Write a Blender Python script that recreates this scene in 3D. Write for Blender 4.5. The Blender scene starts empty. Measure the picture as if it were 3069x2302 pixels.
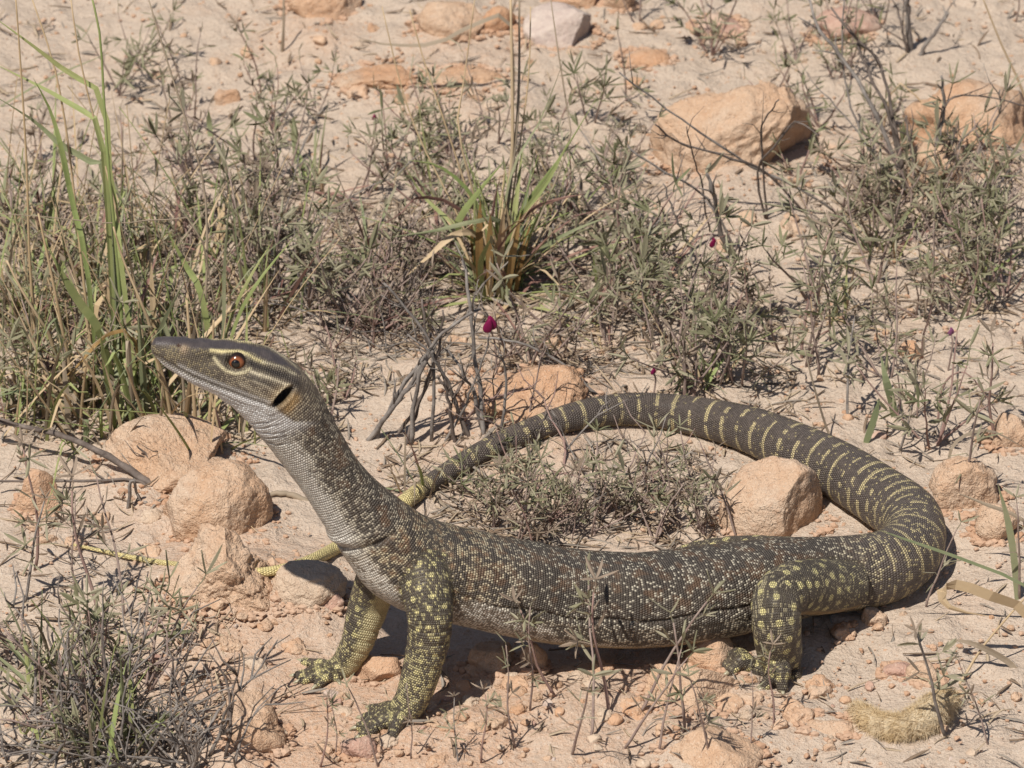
import bpy, math, random
import numpy as np
from mathutils import Vector, Matrix, kdtree

S = bpy.context.scene
COL = S.collection
PI = math.pi

# ------------------------------------------------------------------ camera, sky, sun, exposure
DIST, PITCH, FOCAL = 4.0, math.radians(30), 225.0
CAM = np.array([0.0, -DIST * math.cos(PITCH), DIST * math.sin(PITCH)])
cam_d = bpy.data.cameras.new('camera')
cam = bpy.data.objects.new('camera', cam_d)
COL.objects.link(cam)
cam.location = CAM
cam.rotation_euler = (PI / 2 - PITCH, 0, 0)
cam_d.lens = FOCAL
cam_d.sensor_width = 36
cam_d.clip_start = 0.1
cam_d.clip_end = 500
cam_d.dof.use_dof = True
cam_d.dof.focus_distance = 3.76
cam_d.dof.aperture_fstop = 22
S.camera = cam
S.render.resolution_x, S.render.resolution_y = 1024, 768

SUN_AZ, SUN_EL = math.radians(54), math.radians(60)     # shadows run to +X and away from the camera
to_sun = Vector((-math.cos(SUN_AZ) * math.cos(SUN_EL), -math.sin(SUN_AZ) * math.cos(SUN_EL), math.sin(SUN_EL)))
W = bpy.data.worlds.new('World')
S.world = W
W.use_nodes = True
nt = W.node_tree
bg = nt.nodes['Background']
sky = nt.nodes.new('ShaderNodeTexSky')
sky.sky_type = 'NISHITA'
sky.sun_disc = False
sky.sun_elevation = SUN_EL
sky.sun_rotation = math.atan2(to_sun.x, to_sun.y) % (2 * PI)
nt.links.new(sky.outputs[0], bg.inputs[0])
bg.inputs[1].default_value = 0.05
sd = bpy.data.lights.new('sun', 'SUN')
sd.energy = 4.5
sd.angle = math.radians(0.53)
sd.color = (1.0, 0.94, 0.85)
so = bpy.data.objects.new('sun', sd)
COL.objects.link(so)
so.rotation_euler = to_sun.to_track_quat('Z', 'Y').to_euler()
so.location = to_sun * 5
S.view_settings.view_transform = 'Standard'
S.view_settings.look = 'None'
S.view_settings.exposure = 0.17
S.view_settings.gamma = 1.0
S.view_settings.use_curve_mapping = False

# ------------------------------------------------------------------ helpers
IW, IH = 3069.0, 2302.0
K0 = 0.64 / IW                      # metres per photo pixel at 4 m


def ray(px, py):
    f = np.array([0, math.cos(PITCH), -math.sin(PITCH)])
    u = np.array([0, math.sin(PITCH), math.cos(PITCH)])
    d = f + np.array([1.0, 0, 0]) * ((px / IW - .5) * .16) + u * ((.5 - py / IH) * .16 * IH / IW)
    return d


def at_y(px, py, Y):
    d = ray(px, py)
    t = (Y - CAM[1]) / d[1]
    return CAM + d * t


def at_z(px, py, z=0.0):
    d = ray(px, py)
    t = (z - CAM[2]) / d[2]
    return CAM + d * t


def kpx(p):
    return K0 * (np.dot(np.asarray(p) - CAM, [0, math.cos(PITCH), -math.sin(PITCH)])) / DIST


def hash3(ix, iy, iz, seed):
    h = (ix.astype(np.int64) * 374761393 + iy.astype(np.int64) * 668265263 + iz.astype(np.int64) * 2147483647 + seed * 1274126177) & 0xFFFFFFFF
    h = ((h ^ (h >> 13)) * 1274126177) & 0xFFFFFFFF
    h = ((h ^ (h >> 16)) * 2246822519) & 0xFFFFFFFF
    h = h ^ (h >> 15)
    return h.astype(np.float64) / 4294967295.0


def noise3(x, y, z, seed=0):
    x, y, z = np.asarray(x, float), np.asarray(y, float), np.asarray(z, float)
    x, y, z = np.broadcast_arrays(x, y, z)
    ix, iy, iz = np.floor(x), np.floor(y), np.floor(z)
    fx, fy, fz = x - ix, y - iy, z - iz
    q = lambda t: t * t * t * (t * (t * 6 - 15) + 10)
    fx, fy, fz = q(fx), q(fy), q(fz)
    r = 0
    for a in (0, 1):
        wa = fx if a else 1 - fx
        for b in (0, 1):
            wb = fy if b else 1 - fy
            for c in (0, 1):
                wc = fz if c else 1 - fz
                r = r + wa * wb * wc * hash3(ix + a, iy + b, iz + c, seed)
    return r * 2 - 1


def fbm(x, y, z, seed=0, oct=4, gain=.5):
    r, a, f = 0, 1, 1
    for i in range(oct):
        r = r + a * noise3(x * f, y * f, z * f, seed + i * 17)
        a *= gain
        f *= 2.03
    return r


def sstep(a, b, x):
    t = np.clip((x - a) / (b - a), 0, 1)
    return t * t * (3 - 2 * t)


# mounds and hollows of the soil, given as (photo x, photo y, radius px, height m)
MOUNDS_PX = [(690, 1790, 200, .016), (930, 1800, 140, .010), (1560, 1280, 260, .016), (1330, 1150, 130, .008), (1250, 2235, 240, .006),
             (1700, 2110, 200, .008), (700, 2230, 110, .012), (2100, 2250, 160, .008), (420, 1440, 160, .010),
             (2950, 560, 230, .02), (2200, 600, 250, .012), (1300, 90, 300, .012), (1500, 300, 200, .008), (2600, 130, 180, .008), (950, 120, 130, .010)]
MOUNDS = []
for (mx, my, mr, mh) in MOUNDS_PX:
    p = at_z(mx, my, 0)
    MOUNDS.append((p[0], p[1], mr * K0 * 1.15, mh))


def H(x, y):
    x, y = np.asarray(x, float), np.asarray(y, float)
    far = np.clip(np.hypot(x, y) / 3.0, 0, 1)
    h = .006 * fbm(x / .21, y / .21, 0.3, 3, 3)
    h = h + .0022 * fbm(x / .05, y / .05, 1.7, 11, 3) + far * .25 * noise3(x / 6, y / 6, 4.1, 5)
    for mx, my, mr, mh in MOUNDS:
        h = h + mh * np.exp(-((x - mx) ** 2 + (y - my) ** 2 * .6) / (mr * mr) * 1.4)
    return h


HG_X = np.linspace(-.8, .8, 641)
HG_Y = np.linspace(-.8, .9, 681)
HG = H(*np.meshgrid(HG_X, HG_Y))


def Hq(x, y):
    """quick look-up of the soil height"""
    u, v = (x + .8) / .0025, (y + .8) / .0025
    if not (0 <= u < 640 and 0 <= v < 680):
        return float(H(x, y))
    i, j = int(u), int(v)
    u -= i
    v -= j
    return float((HG[j, i] * (1 - u) + HG[j, i + 1] * u) * (1 - v) + (HG[j + 1, i] * (1 - u) + HG[j + 1, i + 1] * u) * v)


def G(px, py, off=0.0):
    """point of the photo ray that stands `off` above the soil"""
    z = 0.0
    for _ in range(6):
        p = at_z(px, py, z + off)
        z = Hq(p[0], p[1])
    return at_z(px, py, z + off)


class MB:
    def __init__(s):
        s.v, s.f = [], []

    def add(s, vs, fs):
        n = len(s.v)
        s.v.extend([tuple(map(float, p)) for p in vs])
        s.f.extend([tuple(i + n for i in f) for f in fs])

    def tube(s, pts, rad, n=5, cap=True):
        pts = [np.asarray(p, float) for p in pts]
        m = len(pts)
        if not hasattr(rad, '__len__'):
            rad = [rad] * m
        vs, fs = [], []
        ref = np.array([.31, .52, .79])
        for i in range(m):
            t = pts[min(i + 1, m - 1)] - pts[max(i - 1, 0)]
            t = t / (np.linalg.norm(t) + 1e-12)
            a = np.cross(t, ref)
            if np.linalg.norm(a) < .1:
                a = np.cross(t, [1, 0, 0])
            a /= np.linalg.norm(a)
            b = np.cross(t, a)
            for j in range(n):
                an = 2 * PI * j / n
                vs.append(pts[i] + rad[i] * (math.cos(an) * a + math.sin(an) * b))
        for i in range(m - 1):
            for j in range(n):
                fs.append((i * n + j, i * n + (j + 1) % n, (i + 1) * n + (j + 1) % n, (i + 1) * n + j))
        if cap:
            fs.append(tuple(range(n))[::-1])
            fs.append(tuple((m - 1) * n + j for j in range(n)))
        s.add(vs, fs)

    def ribbon(s, pts, wid, side=None, fold=.25, thick=.00025):
        """blade with a keel: a thin closed strip of triangular section"""
        pts = [np.asarray(p, float) for p in pts]
        m = len(pts)
        vs, fs = [], []
        for i in range(m):
            t = pts[min(i + 1, m - 1)] - pts[max(i - 1, 0)]
            t = t / (np.linalg.norm(t) + 1e-12)
            sd_ = np.asarray(side if side is not None else (1, 0, 0), float)
            a = sd_ - t * np.dot(sd_, t)
            a = a / (np.linalg.norm(a) + 1e-9)
            nrm = np.cross(t, a)
            w = wid[i] / 2
            vs += [pts[i] - a * w + nrm * w * fold, pts[i] - nrm * thick, pts[i] + a * w + nrm * w * fold, pts[i] + nrm * thick * 1.5]
        for i in range(m - 1):
            o, q = i * 4, i * 4 + 4
            for j in range(4):
                fs.append((o + j, o + (j + 1) % 4, q + (j + 1) % 4, q + j))
        s.add(vs, fs)

    def mesh(s, name, mat, smooth=True):
        me = bpy.data.meshes.new(name)
        me.from_pydata(s.v, [], s.f)
        me.materials.append(mat)
        if smooth:
            me.polygons.foreach_set('use_smooth', [True] * len(me.polygons))
        me.update()
        return me


def link(name, me, parent=None, loc=None, rot=None, scale=None):
    o = bpy.data.objects.new(name, me)
    COL.objects.link(o)
    if parent is not None:
        o.parent = parent
    if loc is not None:
        o.location = loc
    if rot is not None:
        o.rotation_euler = rot
    if scale is not None:
        o.scale = (scale, scale, scale) if not hasattr(scale, '__len__') else scale
    return o


def tag(o, label=None, cat=None, group=None, kind=None):
    if label:
        o['label'] = label
    if cat:
        o['category'] = cat
    if group:
        o['group'] = group
    if kind:
        o['kind'] = kind
    return o


def catmull(pts, n):
    pts = np.asarray(pts, float)
    m = len(pts)
    out = []
    for t in np.linspace(0, m - 1, n):
        i = min(int(t), m - 2)
        f = t - i
        p0, p1, p2, p3 = pts[max(i - 1, 0)], pts[i], pts[i + 1], pts[min(i + 2, m - 1)]
        out.append(.5 * ((2 * p1) + (-p0 + p2) * f + (2 * p0 - 5 * p1 + 4 * p2 - p3) * f * f + (-p0 + 3 * p1 - 3 * p2 + p3) * f ** 3))
    return np.array(out)


# ------------------------------------------------------------------ materials
def N(nt, typ, **kw):
    n = nt.nodes.new(typ)
    for k, v in kw.items():
        setattr(n, k, v)
    return n


def base_mat(name, rough=.8, spec=.25):
    m = bpy.data.materials.new(name)
    m.use_nodes = True
    b = m.node_tree.nodes['Principled BSDF']
    b.inputs['Roughness'].default_value = rough
    b.inputs['Specular IOR Level'].default_value = spec
    return m, m.node_tree, b


def ramp(nt, stops, src):
    r = N(nt, 'ShaderNodeValToRGB')
    el = r.color_ramp.elements
    while len(el) < len(stops):
        el.new(.5)
    for e, (p, c) in zip(el, stops):
        e.position = p
        e.color = (*c, 1)
    nt.links.new(src, r.inputs[0])
    return r.outputs[0]


def mixc(nt, fac, a, b, typ='MIX'):
    n = N(nt, 'ShaderNodeMix', data_type='RGBA', blend_type=typ)
    for idx, v in ((0, fac), (6, a), (7, b)):
        if isinstance(v, (int, float)):
            n.inputs[idx].default_value = v
        elif isinstance(v, tuple):
            n.inputs[idx].default_value = (*v, 1)
        else:
            nt.links.new(v, n.inputs[idx])
    return n.outputs[2]


def ntex(nt, co, scale, detail=4, rough=.6):
    n = N(nt, 'ShaderNodeTexNoise')
    n.inputs['Scale'].default_value = scale
    n.inputs['Detail'].default_value = detail
    n.inputs['Roughness'].default_value = rough
    if co is not None:
        nt.links.new(co, n.inputs['Vector'])
    return n.outputs['Fac']


def mth(nt, op, a, b=None, c=None, clamp=False):
    n = N(nt, 'ShaderNodeMath', operation=op, use_clamp=clamp)
    for i, v in enumerate((a, b, c)):
        if v is None:
            continue
        if isinstance(v, (int, float)):
            n.inputs[i].default_value = v
        else:
            nt.links.new(v, n.inputs[i])
    return n.outputs[0]


def bump(nt, b, hgt, strength, dist, prev=None):
    n = N(nt, 'ShaderNodeBump')
    n.inputs['Strength'].default_value = strength
    n.inputs['Distance'].default_value = dist
    nt.links.new(hgt, n.inputs['Height'])
    if prev is not None:
        nt.links.new(prev, n.inputs['Normal'])
    nt.links.new(n.outputs[0], b.inputs['Normal'])
    return n.outputs[0]


def ground_mat():
    m, nt, b = base_mat('sandy_soil', .95, .1)
    tc = N(nt, 'ShaderNodeTexCoord').outputs['Object']
    at = N(nt, 'ShaderNodeAttribute', attribute_name='orange').outputs['Fac']
    n1 = ntex(nt, tc, 14, 5, .62)
    n2 = ntex(nt, tc, 60, 4, .6)
    sel = mth(nt, 'ADD', at, mth(nt, 'MULTIPLY_ADD', n1, 1.5, -.78))
    sel = mth(nt, 'ADD', sel, mth(nt, 'MULTIPLY_ADD', n2, .8, -.4), clamp=True)
    c = mixc(nt, sel, (.512, .408, .322), (.520, .335, .226))
    n3 = ntex(nt, tc, 260, 3, .7)
    c = mixc(nt, mth(nt, 'MULTIPLY_ADD', n3, 1.6, -.55, clamp=True), c, (.60, .50, .41))
    n4 = ntex(nt, tc, 700, 2, .6)
    c = mixc(nt, ramp(nt, [(.56, (0, 0, 0)), (.72, (.55, .55, .55))], n4), c, (.30, .21, .145))
    n4b = ntex(nt, tc, 1100, 2, .6)
    c = mixc(nt, ramp(nt, [(.60, (0, 0, 0)), (.72, (.7, .7, .7))], n4b), c, (.72, .66, .58))
    nt.links.new(c, b.inputs['Base Color'])
    n5 = ntex(nt, tc, 420, 4, .7)
    p = bump(nt, b, n2, .55, .007)
    p = bump(nt, b, n3, .7, .0032, p)
    bump(nt, b, n5, .7, .0022, p)
    return m


def rock_mat(name, c1, c2, c3, grain=1.0, pits=.5):
    m, nt, b = base_mat(name, .92, .15)
    tc = N(nt, 'ShaderNodeTexCoord').outputs['Object']
    rnd = N(nt, 'ShaderNodeObjectInfo').outputs['Random']
    ad = N(nt, 'ShaderNodeVectorMath', operation='ADD')
    nt.links.new(tc, ad.inputs[0])
    nt.links.new(rnd, ad.inputs[1])
    co = ad.outputs[0]
    n1 = ntex(nt, co, 38, 5, .65)
    c = mixc(nt, ramp(nt, [(.35, (0, 0, 0)), (.66, (1, 1, 1))], n1), c1, c2)
    n0 = ntex(nt, co, 17, 3, .6)
    c = mixc(nt, ramp(nt, [(.50, (0, 0, 0)), (.72, (.75, .75, .75))], n0), c, (.56, .455, .36))
    n2 = ntex(nt, co, 190, 4, .7)
    c = mixc(nt, ramp(nt, [(.5, (0, 0, 0)), (.75, (.8, .8, .8))], n2), c, c3)
    n3 = ntex(nt, co, 800, 2, .6)
    c = mixc(nt, ramp(nt, [(.58, (0, 0, 0)), (.72, (.45, .45, .45))], n3), c, (.75, .66, .55))
    c = mixc(nt, mth(nt, 'MULTIPLY', rnd, .25), c, (.55, .40, .29))
    nt.links.new(c, b.inputs['Base Color'])
    p = bump(nt, b, n1, .6, .009)
    p = bump(nt, b, n2, .7 * pits + .2, .0034, p)
    bump(nt, b, n3, .8 * grain, .0014, p)
    return m


def leaf_mat(name, c1, c2, rough=.65, trans=.3, scale=60):
    m, nt, b = base_mat(name, rough, .3)
    tc = N(nt, 'ShaderNodeTexCoord').outputs['Object']
    rnd = N(nt, 'ShaderNodeObjectInfo').outputs['Random']
    n1 = ntex(nt, tc, scale, 3, .6)
    f = mth(nt, 'MULTIPLY_ADD', rnd, .8, mth(nt, 'MULTIPLY_ADD', n1, 1.2, -.5), clamp=True)
    c = mixc(nt, f, c1, c2)
    nt.links.new(c, b.inputs['Base Color'])
    tr = N(nt, 'ShaderNodeBsdfTranslucent')
    nt.links.new(c, tr.inputs[0])
    mx = N(nt, 'ShaderNodeMixShader')
    mx.inputs[0].default_value = trans
    nt.links.new(b.outputs[0], mx.inputs[1])
    nt.links.new(tr.outputs[0], mx.inputs[2])
    nt.links.new(mx.outputs[0], nt.nodes['Material Output'].inputs[0])
    return m


def bark_mat(name, c1, c2, scale=120):
    m, nt, b = base_mat(name, .85, .2)
    tc = N(nt, 'ShaderNodeTexCoord').outputs['Object']
    n1 = ntex(nt, tc, scale, 4, .7)
    c = mixc(nt, ramp(nt, [(.35, (0, 0, 0)), (.65, (1, 1, 1))], n1), c1, c2)
    nt.links.new(c, b.inputs['Base Color'])
    bump(nt, b, n1, .5, .0012)
    return m


M = {}
M['ground'] = ground_mat()
M['tan'] = rock_mat('tan_sandstone', (.52, .335, .215), (.55, .395, .28), (.40, .235, .145))
M['orange'] = rock_mat('orange_clay_stone', (.51, .295, .175), (.53, .355, .235), (.39, .215, .125))
M['pale'] = rock_mat('pale_limestone', (.55, .44, .34), (.50, .38, .28), (.40, .28, .20), pits=.3)
M['white'] = rock_mat('white_quartz', (.56, .475, .41), (.42, .325, .29), (.33, .25, .23), .4, .1)
M['pink'] = rock_mat('pink_stone', (.42, .25, .20), (.48, .31, .24), (.33, .19, .15), .6, .3)
M['herb'] = leaf_mat('grey_green_leaf', (.285, .275, .165), (.43, .39, .28))
M['herb_dry'] = leaf_mat('withered_leaf', (.26, .205, .155), (.40, .31, .235))
M['herb_dark'] = leaf_mat('olive_leaf', (.215, .225, .12), (.33, .315, .19))
M['grass'] = leaf_mat('green_grass', (.29, .36, .13), (.47, .48, .22), .55)
M['grass2'] = leaf_mat('dull_grass', (.24, .285, .15), (.40, .39, .24), .6)
M['straw'] = leaf_mat('straw', (.50, .37, .215), (.60, .46, .30), .7, .15)
M['straw2'] = leaf_mat('grey_straw', (.30, .24, .175), (.40, .32, .235), .7, .15)
M['sheath'] = leaf_mat('brown_sheath', (.28, .16, .06), (.42, .27, .11), .6, .2)
M['reddry'] = leaf_mat('red_brown_blade', (.26, .14, .12), (.34, .2, .16), .6, .2)
M['stem'] = bark_mat('purplish_stem', (.24, .17, .15), (.36, .285, .245))
M['stem_red'] = bark_mat('reddish_stem', (.27, .165, .145), (.33, .235, .20))
M['twig'] = bark_mat('grey_dead_wood', (.14, .12, .11), (.30, .27, .245))
M['twig_dark'] = bark_mat('dark_dead_wood', (.09, .07, .06), (.20, .165, .145))
M['petal'] = leaf_mat('crimson_petal', (.22, .008, .06), (.30, .02, .11), .5, .3)
M['bud'] = leaf_mat('violet_petal', (.20, .09, .22), (.32, .10, .19), .5, .3)
M['fur'] = leaf_mat('buff_fur', (.58, .43, .235), (.84, .78, .65), .8, .25, 45)
M['litter'] = leaf_mat('pale_litter', (.33, .25, .17), (.52, .41, .29), .8, .1, 60)
M['litter2'] = leaf_mat('brown_litter', (.17, .12, .085), (.33, .24, .165), .8, .1, 60)
M['litter3'] = leaf_mat('grey_litter', (.19, .165, .14), (.36, .31, .26), .8, .1, 60)
M['gravel'] = leaf_mat('gravel_grains', (.42, .25, .155), (.62, .50, .40), .9, 0.0, 30)

# ------------------------------------------------------------------ ground: one sheet, dense in view, reaching far out


def graded(lo, hi, step, far):
    core = list(np.arange(lo, hi + 1e-9, step))
    a, b, st = [core[0]], [core[-1]], step
    while b[-1] < far:
        st *= 1.28
        b.append(b[-1] + st)
        a.append(a[-1] - st)
    return np.array(a[:0:-1] + core + b[1:])


gx, gy = graded(-.46, .46, .0024, 60), graded(-.56, .70, .0028, 60)
XX, YY = np.meshgrid(gx, gy)
near = np.exp(-np.clip(np.hypot(XX, YY) - .8, 0, 99) * 4)
ZZ = H(XX, YY)
lump = fbm(XX / .017, YY / .017, .2, 31, 3)
ZZ = ZZ + near * (.0017 * lump + .0024 * sstep(.25, .9, fbm(XX / .03, YY / .03, 2.2, 41, 3)))
ny, nx = XX.shape
gv = np.stack([XX, YY, ZZ], -1).reshape(-1, 3)
ii = (np.arange(ny - 1)[:, None] * nx + np.arange(nx - 1)[None, :]).reshape(-1)
gf = np.stack([ii, ii + 1, ii + nx + 1, ii + nx], 1)
gm = bpy.data.meshes.new('ground')
gm.vertices.add(len(gv))
gm.vertices.foreach_set('co', gv.ravel())
gm.loops.add(gf.size)
gm.loops.foreach_set('vertex_index', gf.ravel())
gm.polygons.add(len(gf))
gm.polygons.foreach_set('loop_start', np.arange(0, gf.size, 4))
gm.polygons.foreach_set('loop_total', np.full(len(gf), 4))
gm.update(calc_edges=True)
gm.polygons.foreach_set('use_smooth', np.ones(len(gf), bool))
ORANGE = [(1500, 2130, 420, .85), (1150, 2230, 320, .8), (520, 2080, 260, .5), (700, 1760, 260, .7), (1600, 1200, 260, .8), (900, 2200, 250, .7), (2050, 2060, 240, .6),
          (2200, 480, 260, .5), (1350, 280, 260, .5), (950, 90, 200, .5), (2950, 480, 240, .5), (420, 1500, 200, .4), (1450, 1420, 220, .4)]
om = np.zeros(XX.size)
for (ox, oy, orr, oa) in ORANGE:
    p = at_z(ox, oy)
    om += oa * np.exp(-(((gv[:, 0] - p[0]) ** 2 + (gv[:, 1] - p[1]) ** 2 * .5) / (orr * K0) ** 2))
a_ = gm.attributes.new('orange', 'FLOAT', 'POINT')
a_.data.foreach_set('value', om.astype(np.float32))
gm.materials.append(M['ground'])
tag(link('ground', gm), kind='structure')

# ------------------------------------------------------------------ stones
ICO = {}


def ico(sub):
    if sub not in ICO:
        import bmesh
        bm = bmesh.new()
        bmesh.ops.create_icosphere(bm, subdivisions=sub, radius=1)
        v = np.array([x.co[:] for x in bm.verts])
        f = [tuple(l.index for l in x.verts) for x in bm.faces]
        bm.free()
        ICO[sub] = (v, f)
    return ICO[sub]


def stone_mesh(name, axes, seed, mat, cuts=9, rough=.10, sub=5, planes=(), sharp=.55):
    rs = np.random.RandomState(seed)
    v, f = ico(sub)
    v = v.copy()
    pl = [(np.array(n, float) / np.linalg.norm(n), d) for n, d in planes]
    for _ in range(cuts):
        n = rs.normal(size=3)
        n /= np.linalg.norm(n)
        pl.append((n, rs.uniform(sharp, sharp + .32)))
    for n, d in pl:
        e = v @ n - d
        v = v - np.outer(np.clip(e, 0, None) * .93, n)
    nn = v / (np.linalg.norm(v, axis=1)[:, None] + 1e-9)
    o = rs.uniform(-50, 50, 3)
    dsp = rough * fbm(v[:, 0] * 1.7 + o[0], v[:, 1] * 1.7 + o[1], v[:, 2] * 1.7 + o[2], seed, 5, .52)
    if sub >= 5:
        dsp = dsp + rough * .25 * np.minimum(0, fbm(v[:, 0] * 7 + o[0], v[:, 1] * 7, v[:, 2] * 7, seed + 5, 3))
        dsp = dsp + rough * .12 * noise3(v[:, 0] * 22 + o[0], v[:, 1] * 22, v[:, 2] * 22, seed + 9)
    if sub >= 6:
        dsp = dsp + rough * .10 * fbm(v[:, 0] * 40 + o[0], v[:, 1] * 40, v[:, 2] * 40, seed + 13, 2)
    v = v + nn * dsp[:, None]
    v = v * np.asarray(axes)
    b = MB()
    b.v = [tuple(p) for p in v]
    b.f = f
    return b.mesh(name, mat)


BASES = []


def stone_px(x0, y0, x1, y1, mat, seed, label, name='stone', dep=.85, bury=.45, group=None, rotz=0, **kw):
    """stone whose outline in the photograph fills the box x0..x1, y0..y1"""
    cx, cy = (x0 + x1) / 2, (y0 + y1) / 2
    p = G(cx, cy + (y1 - y0) * .2)
    k = kpx(p)
    a = (x1 - x0) * k / 2
    hh = (y1 - y0) * k / 2 * 1.22
    bY = min(a * dep, hh * .8 / math.sin(PITCH))
    cZ = math.sqrt(max(hh ** 2 - (bY * math.sin(PITCH)) ** 2, (hh * .35) ** 2)) / math.cos(PITCH)
    q = G(cx, cy, cZ * (bury - .26))
    if x1 - x0 > 90:
        BASES.append((q[0], q[1], a, bY))
    me = stone_mesh(name, (a, bY, cZ), seed, M[mat], **kw)
    o = link(name, me, None, q, (0, 0, rotz))
    tag(o, label, 'stone', group)
    return o


T_ = stone_px
T_(478, 1400, 812, 1650, 'tan', 3, 'rounded sandy orange boulder beside the neck of the lizard', 'sandstone_boulder', bury=.55, cuts=5, rough=.07, sharp=.72, sub=6)
T_(300, 1262, 715, 1460, 'tan', 8, 'angular orange rock with a pale flat side, under the snout behind a rounded boulder', 'sandstone_rock', bury=.45, cuts=4, rough=.07, planes=[((-.75, -.5, .25), .5), ((.5, -.3, .8), .55)], sub=6)
T_(505, 1600, 860, 1860, 'tan', 15, 'crumbly orange clod leaning on the rounded boulder, the tail tip passing behind it', 'clay_clod', bury=.3, cuts=4, rough=.17, planes=[((.75, -.2, .6), .5), ((-.7, -.3, .6), .55)], sub=6)
T_(805, 1690, 1035, 1830, 'pale', 21, 'smooth greyish tan hump of stone below the yellow tail', 'smooth_stone', bury=.2, cuts=3, rough=.08, sharp=.75, sub=6)
T_(968, 1782, 1032, 1842, 'pink', 22, 'small rounded stone against the smooth hump by the chest', 'small_stone', sub=4)
T_(40, 1425, 185, 1580, 'orange', 25, 'small pinkish white and orange rock under a fallen grey branch', 'broken_rock', cuts=9, rough=.16, sub=4)
T_(2158, 1398, 2480, 1660, 'tan', 33, 'big orange sandstone block in the loop between tail and hip', 'sandstone_block', bury=.45, cuts=3, rough=.06, planes=[((.8, -.45, .1), .62), ((-.3, -.2, .9), .72)], sharp=.72, sub=6)
T_(2775, 1385, 2995, 1570, 'tan', 35, 'orange stone just outside the bend of the tail', 'sandstone_rock', cuts=5, rough=.09, sub=6)
T_(2915, 1520, 3055, 1650, 'tan', 36, 'blocky orange stone with a ragged lower edge near the bend of the tail', 'sandstone_rock', cuts=8, rough=.1)
T_(2950, 1255, 3100, 1415, 'tan', 38, 'low worn orange slab half sunk in pale sand', 'sandstone_slab', bury=.1, cuts=6, rough=.08)
T_(1960, 235, 2460, 640, 'tan', 44, 'large pale orange boulder with a dark overhang behind the dry twigs', 'sandstone_boulder', bury=.35, cuts=4, rough=.10, planes=[((.75, -.45, -.25), .52), ((-.2, -.3, .93), .62), ((.2, -.8, .4), .7)], sub=6)
T_(2730, 250, 3140, 500, 'orange', 47, 'orange brown cracked rock behind the grey shrub', 'cracked_rock', bury=.35, cuts=7, rough=.13)
T_(2720, 430, 2960, 620, 'tan', 48, 'pale orange rock at the foot of the orange brown cracked rock', 'sandstone_rock', bury=.2, cuts=6, rough=.13)
T_(1562, 15, 1795, 172, 'white', 51, 'white and mauve angular quartz rock', 'quartz_rock', bury=.45, cuts=6, rough=.05, planes=[((.85, -.35, -.1), .55), ((.1, -.8, .45), .6), ((-.35, -.3, .85), .6)], sharp=.62)
T_(1255, 0, 1448, 132, 'tan', 55, 'yellowish tan block left of the white quartz rock', 'sandstone_block', cuts=6, rough=.09)
T_(1430, 20, 1540, 110, 'orange', 56, 'small orange brown rock between the tan block and the white quartz', 'sandstone_rock', cuts=7, rough=.12, sub=4)
T_(845, -60, 1080, 95, 'orange', 57, 'broad orange rock with a shadowed edge beyond the low herbs', 'sandstone_rock', cuts=6, rough=.12)
T_(1640, -60, 1800, 40, 'orange', 58, 'orange rock peeping out behind the white quartz', 'sandstone_rock', cuts=6, rough=.12, sub=4)
T_(1800, -40, 1905, 55, 'tan', 59, 'tan stone beside the orange rock beyond the quartz', 'sandstone_rock', cuts=6, rough=.12, sub=4)
T_(2085, 45, 2235, 112, 'pink', 61, 'flat dusky pink stone lying alone on pale sand', 'flat_stone', cuts=5, rough=.09, sub=4)
T_(2440, 30, 2640, 130, 'pink', 62, 'dull pinkish rock under the dead grey stems', 'dusky_rock', cuts=6, rough=.1, sub=4)
T_(1860, 150, 2010, 220, 'orange', 63, 'low orange lump of soil crust in front of the quartz', 'soil_clod', bury=.1, cuts=4, rough=.14, sub=4)
T_(1000, 190, 1250, 290, 'orange', 65, 'long ridge of red orange crust left of the straw stems', 'soil_crust', bury=0, cuts=4, rough=.16)
T_(1290, 205, 1510, 290, 'orange', 66, 'low orange crust behind the straw stems', 'soil_crust', bury=0, cuts=4, rough=.16)
T_(640, 265, 720, 330, 'orange', 68, 'small orange stone in pale sand beyond the leafy herbs', 'small_stone', sub=4)
T_(1370, 1090, 1770, 1330, 'orange', 71, 'broad orange hump of rock behind the tail under thin stems', 'sandstone_hump', bury=.05, cuts=5, rough=.12, planes=[((0, -.5, .85), .7)], sub=6)
T_(1930, 1965, 2235, 2190, 'tan', 77, 'pointed tan rock with a sharp ridge in front of the hind foot', 'pointed_rock', bury=.25, cuts=2, rough=.07, planes=[((-.62, -.5, .6), .42), ((.72, -.55, .42), .42), ((.2, .6, .7), .45)], sharp=.8, sub=6)
T_(2055, 1905, 2225, 2030, 'orange', 78, 'orange stone half shaded under the belly by the hind foot', 'sandstone_rock', cuts=6, rough=.1, sub=4)
T_(1060, 1955, 1200, 2065, 'orange', 81, 'bright orange stone between the two front feet', 'sandstone_rock', cuts=7, rough=.1, sub=4)
T_(1400, 1920, 1560, 2050, 'tan', 83, 'tan rock in the shade under the chest', 'sandstone_rock', cuts=7, rough=.1, sub=4)
T_(1545, 1935, 1640, 2040, 'tan', 84, 'small pale block below the belly beside the tan rock', 'small_stone', cuts=8, rough=.08, sub=4)
T_(1985, 2195, 2290, 2380, 'tan', 87, 'flat orange rock half buried in pale sand before the pointed rock', 'sandstone_slab', bury=.0, cuts=4, rough=.08)
T_(2405, 2150, 2565, 2225, 'tan', 88, 'low orange stone flush with the sand by the furry tuft', 'flat_stone', bury=-.1, cuts=4, rough=.08, sub=4)
T_(2640, 1985, 2740, 2040, 'pink', 89, 'small flat pinkish stone behind the furry tuft', 'flat_stone', cuts=7, rough=.08, sub=4)
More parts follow.
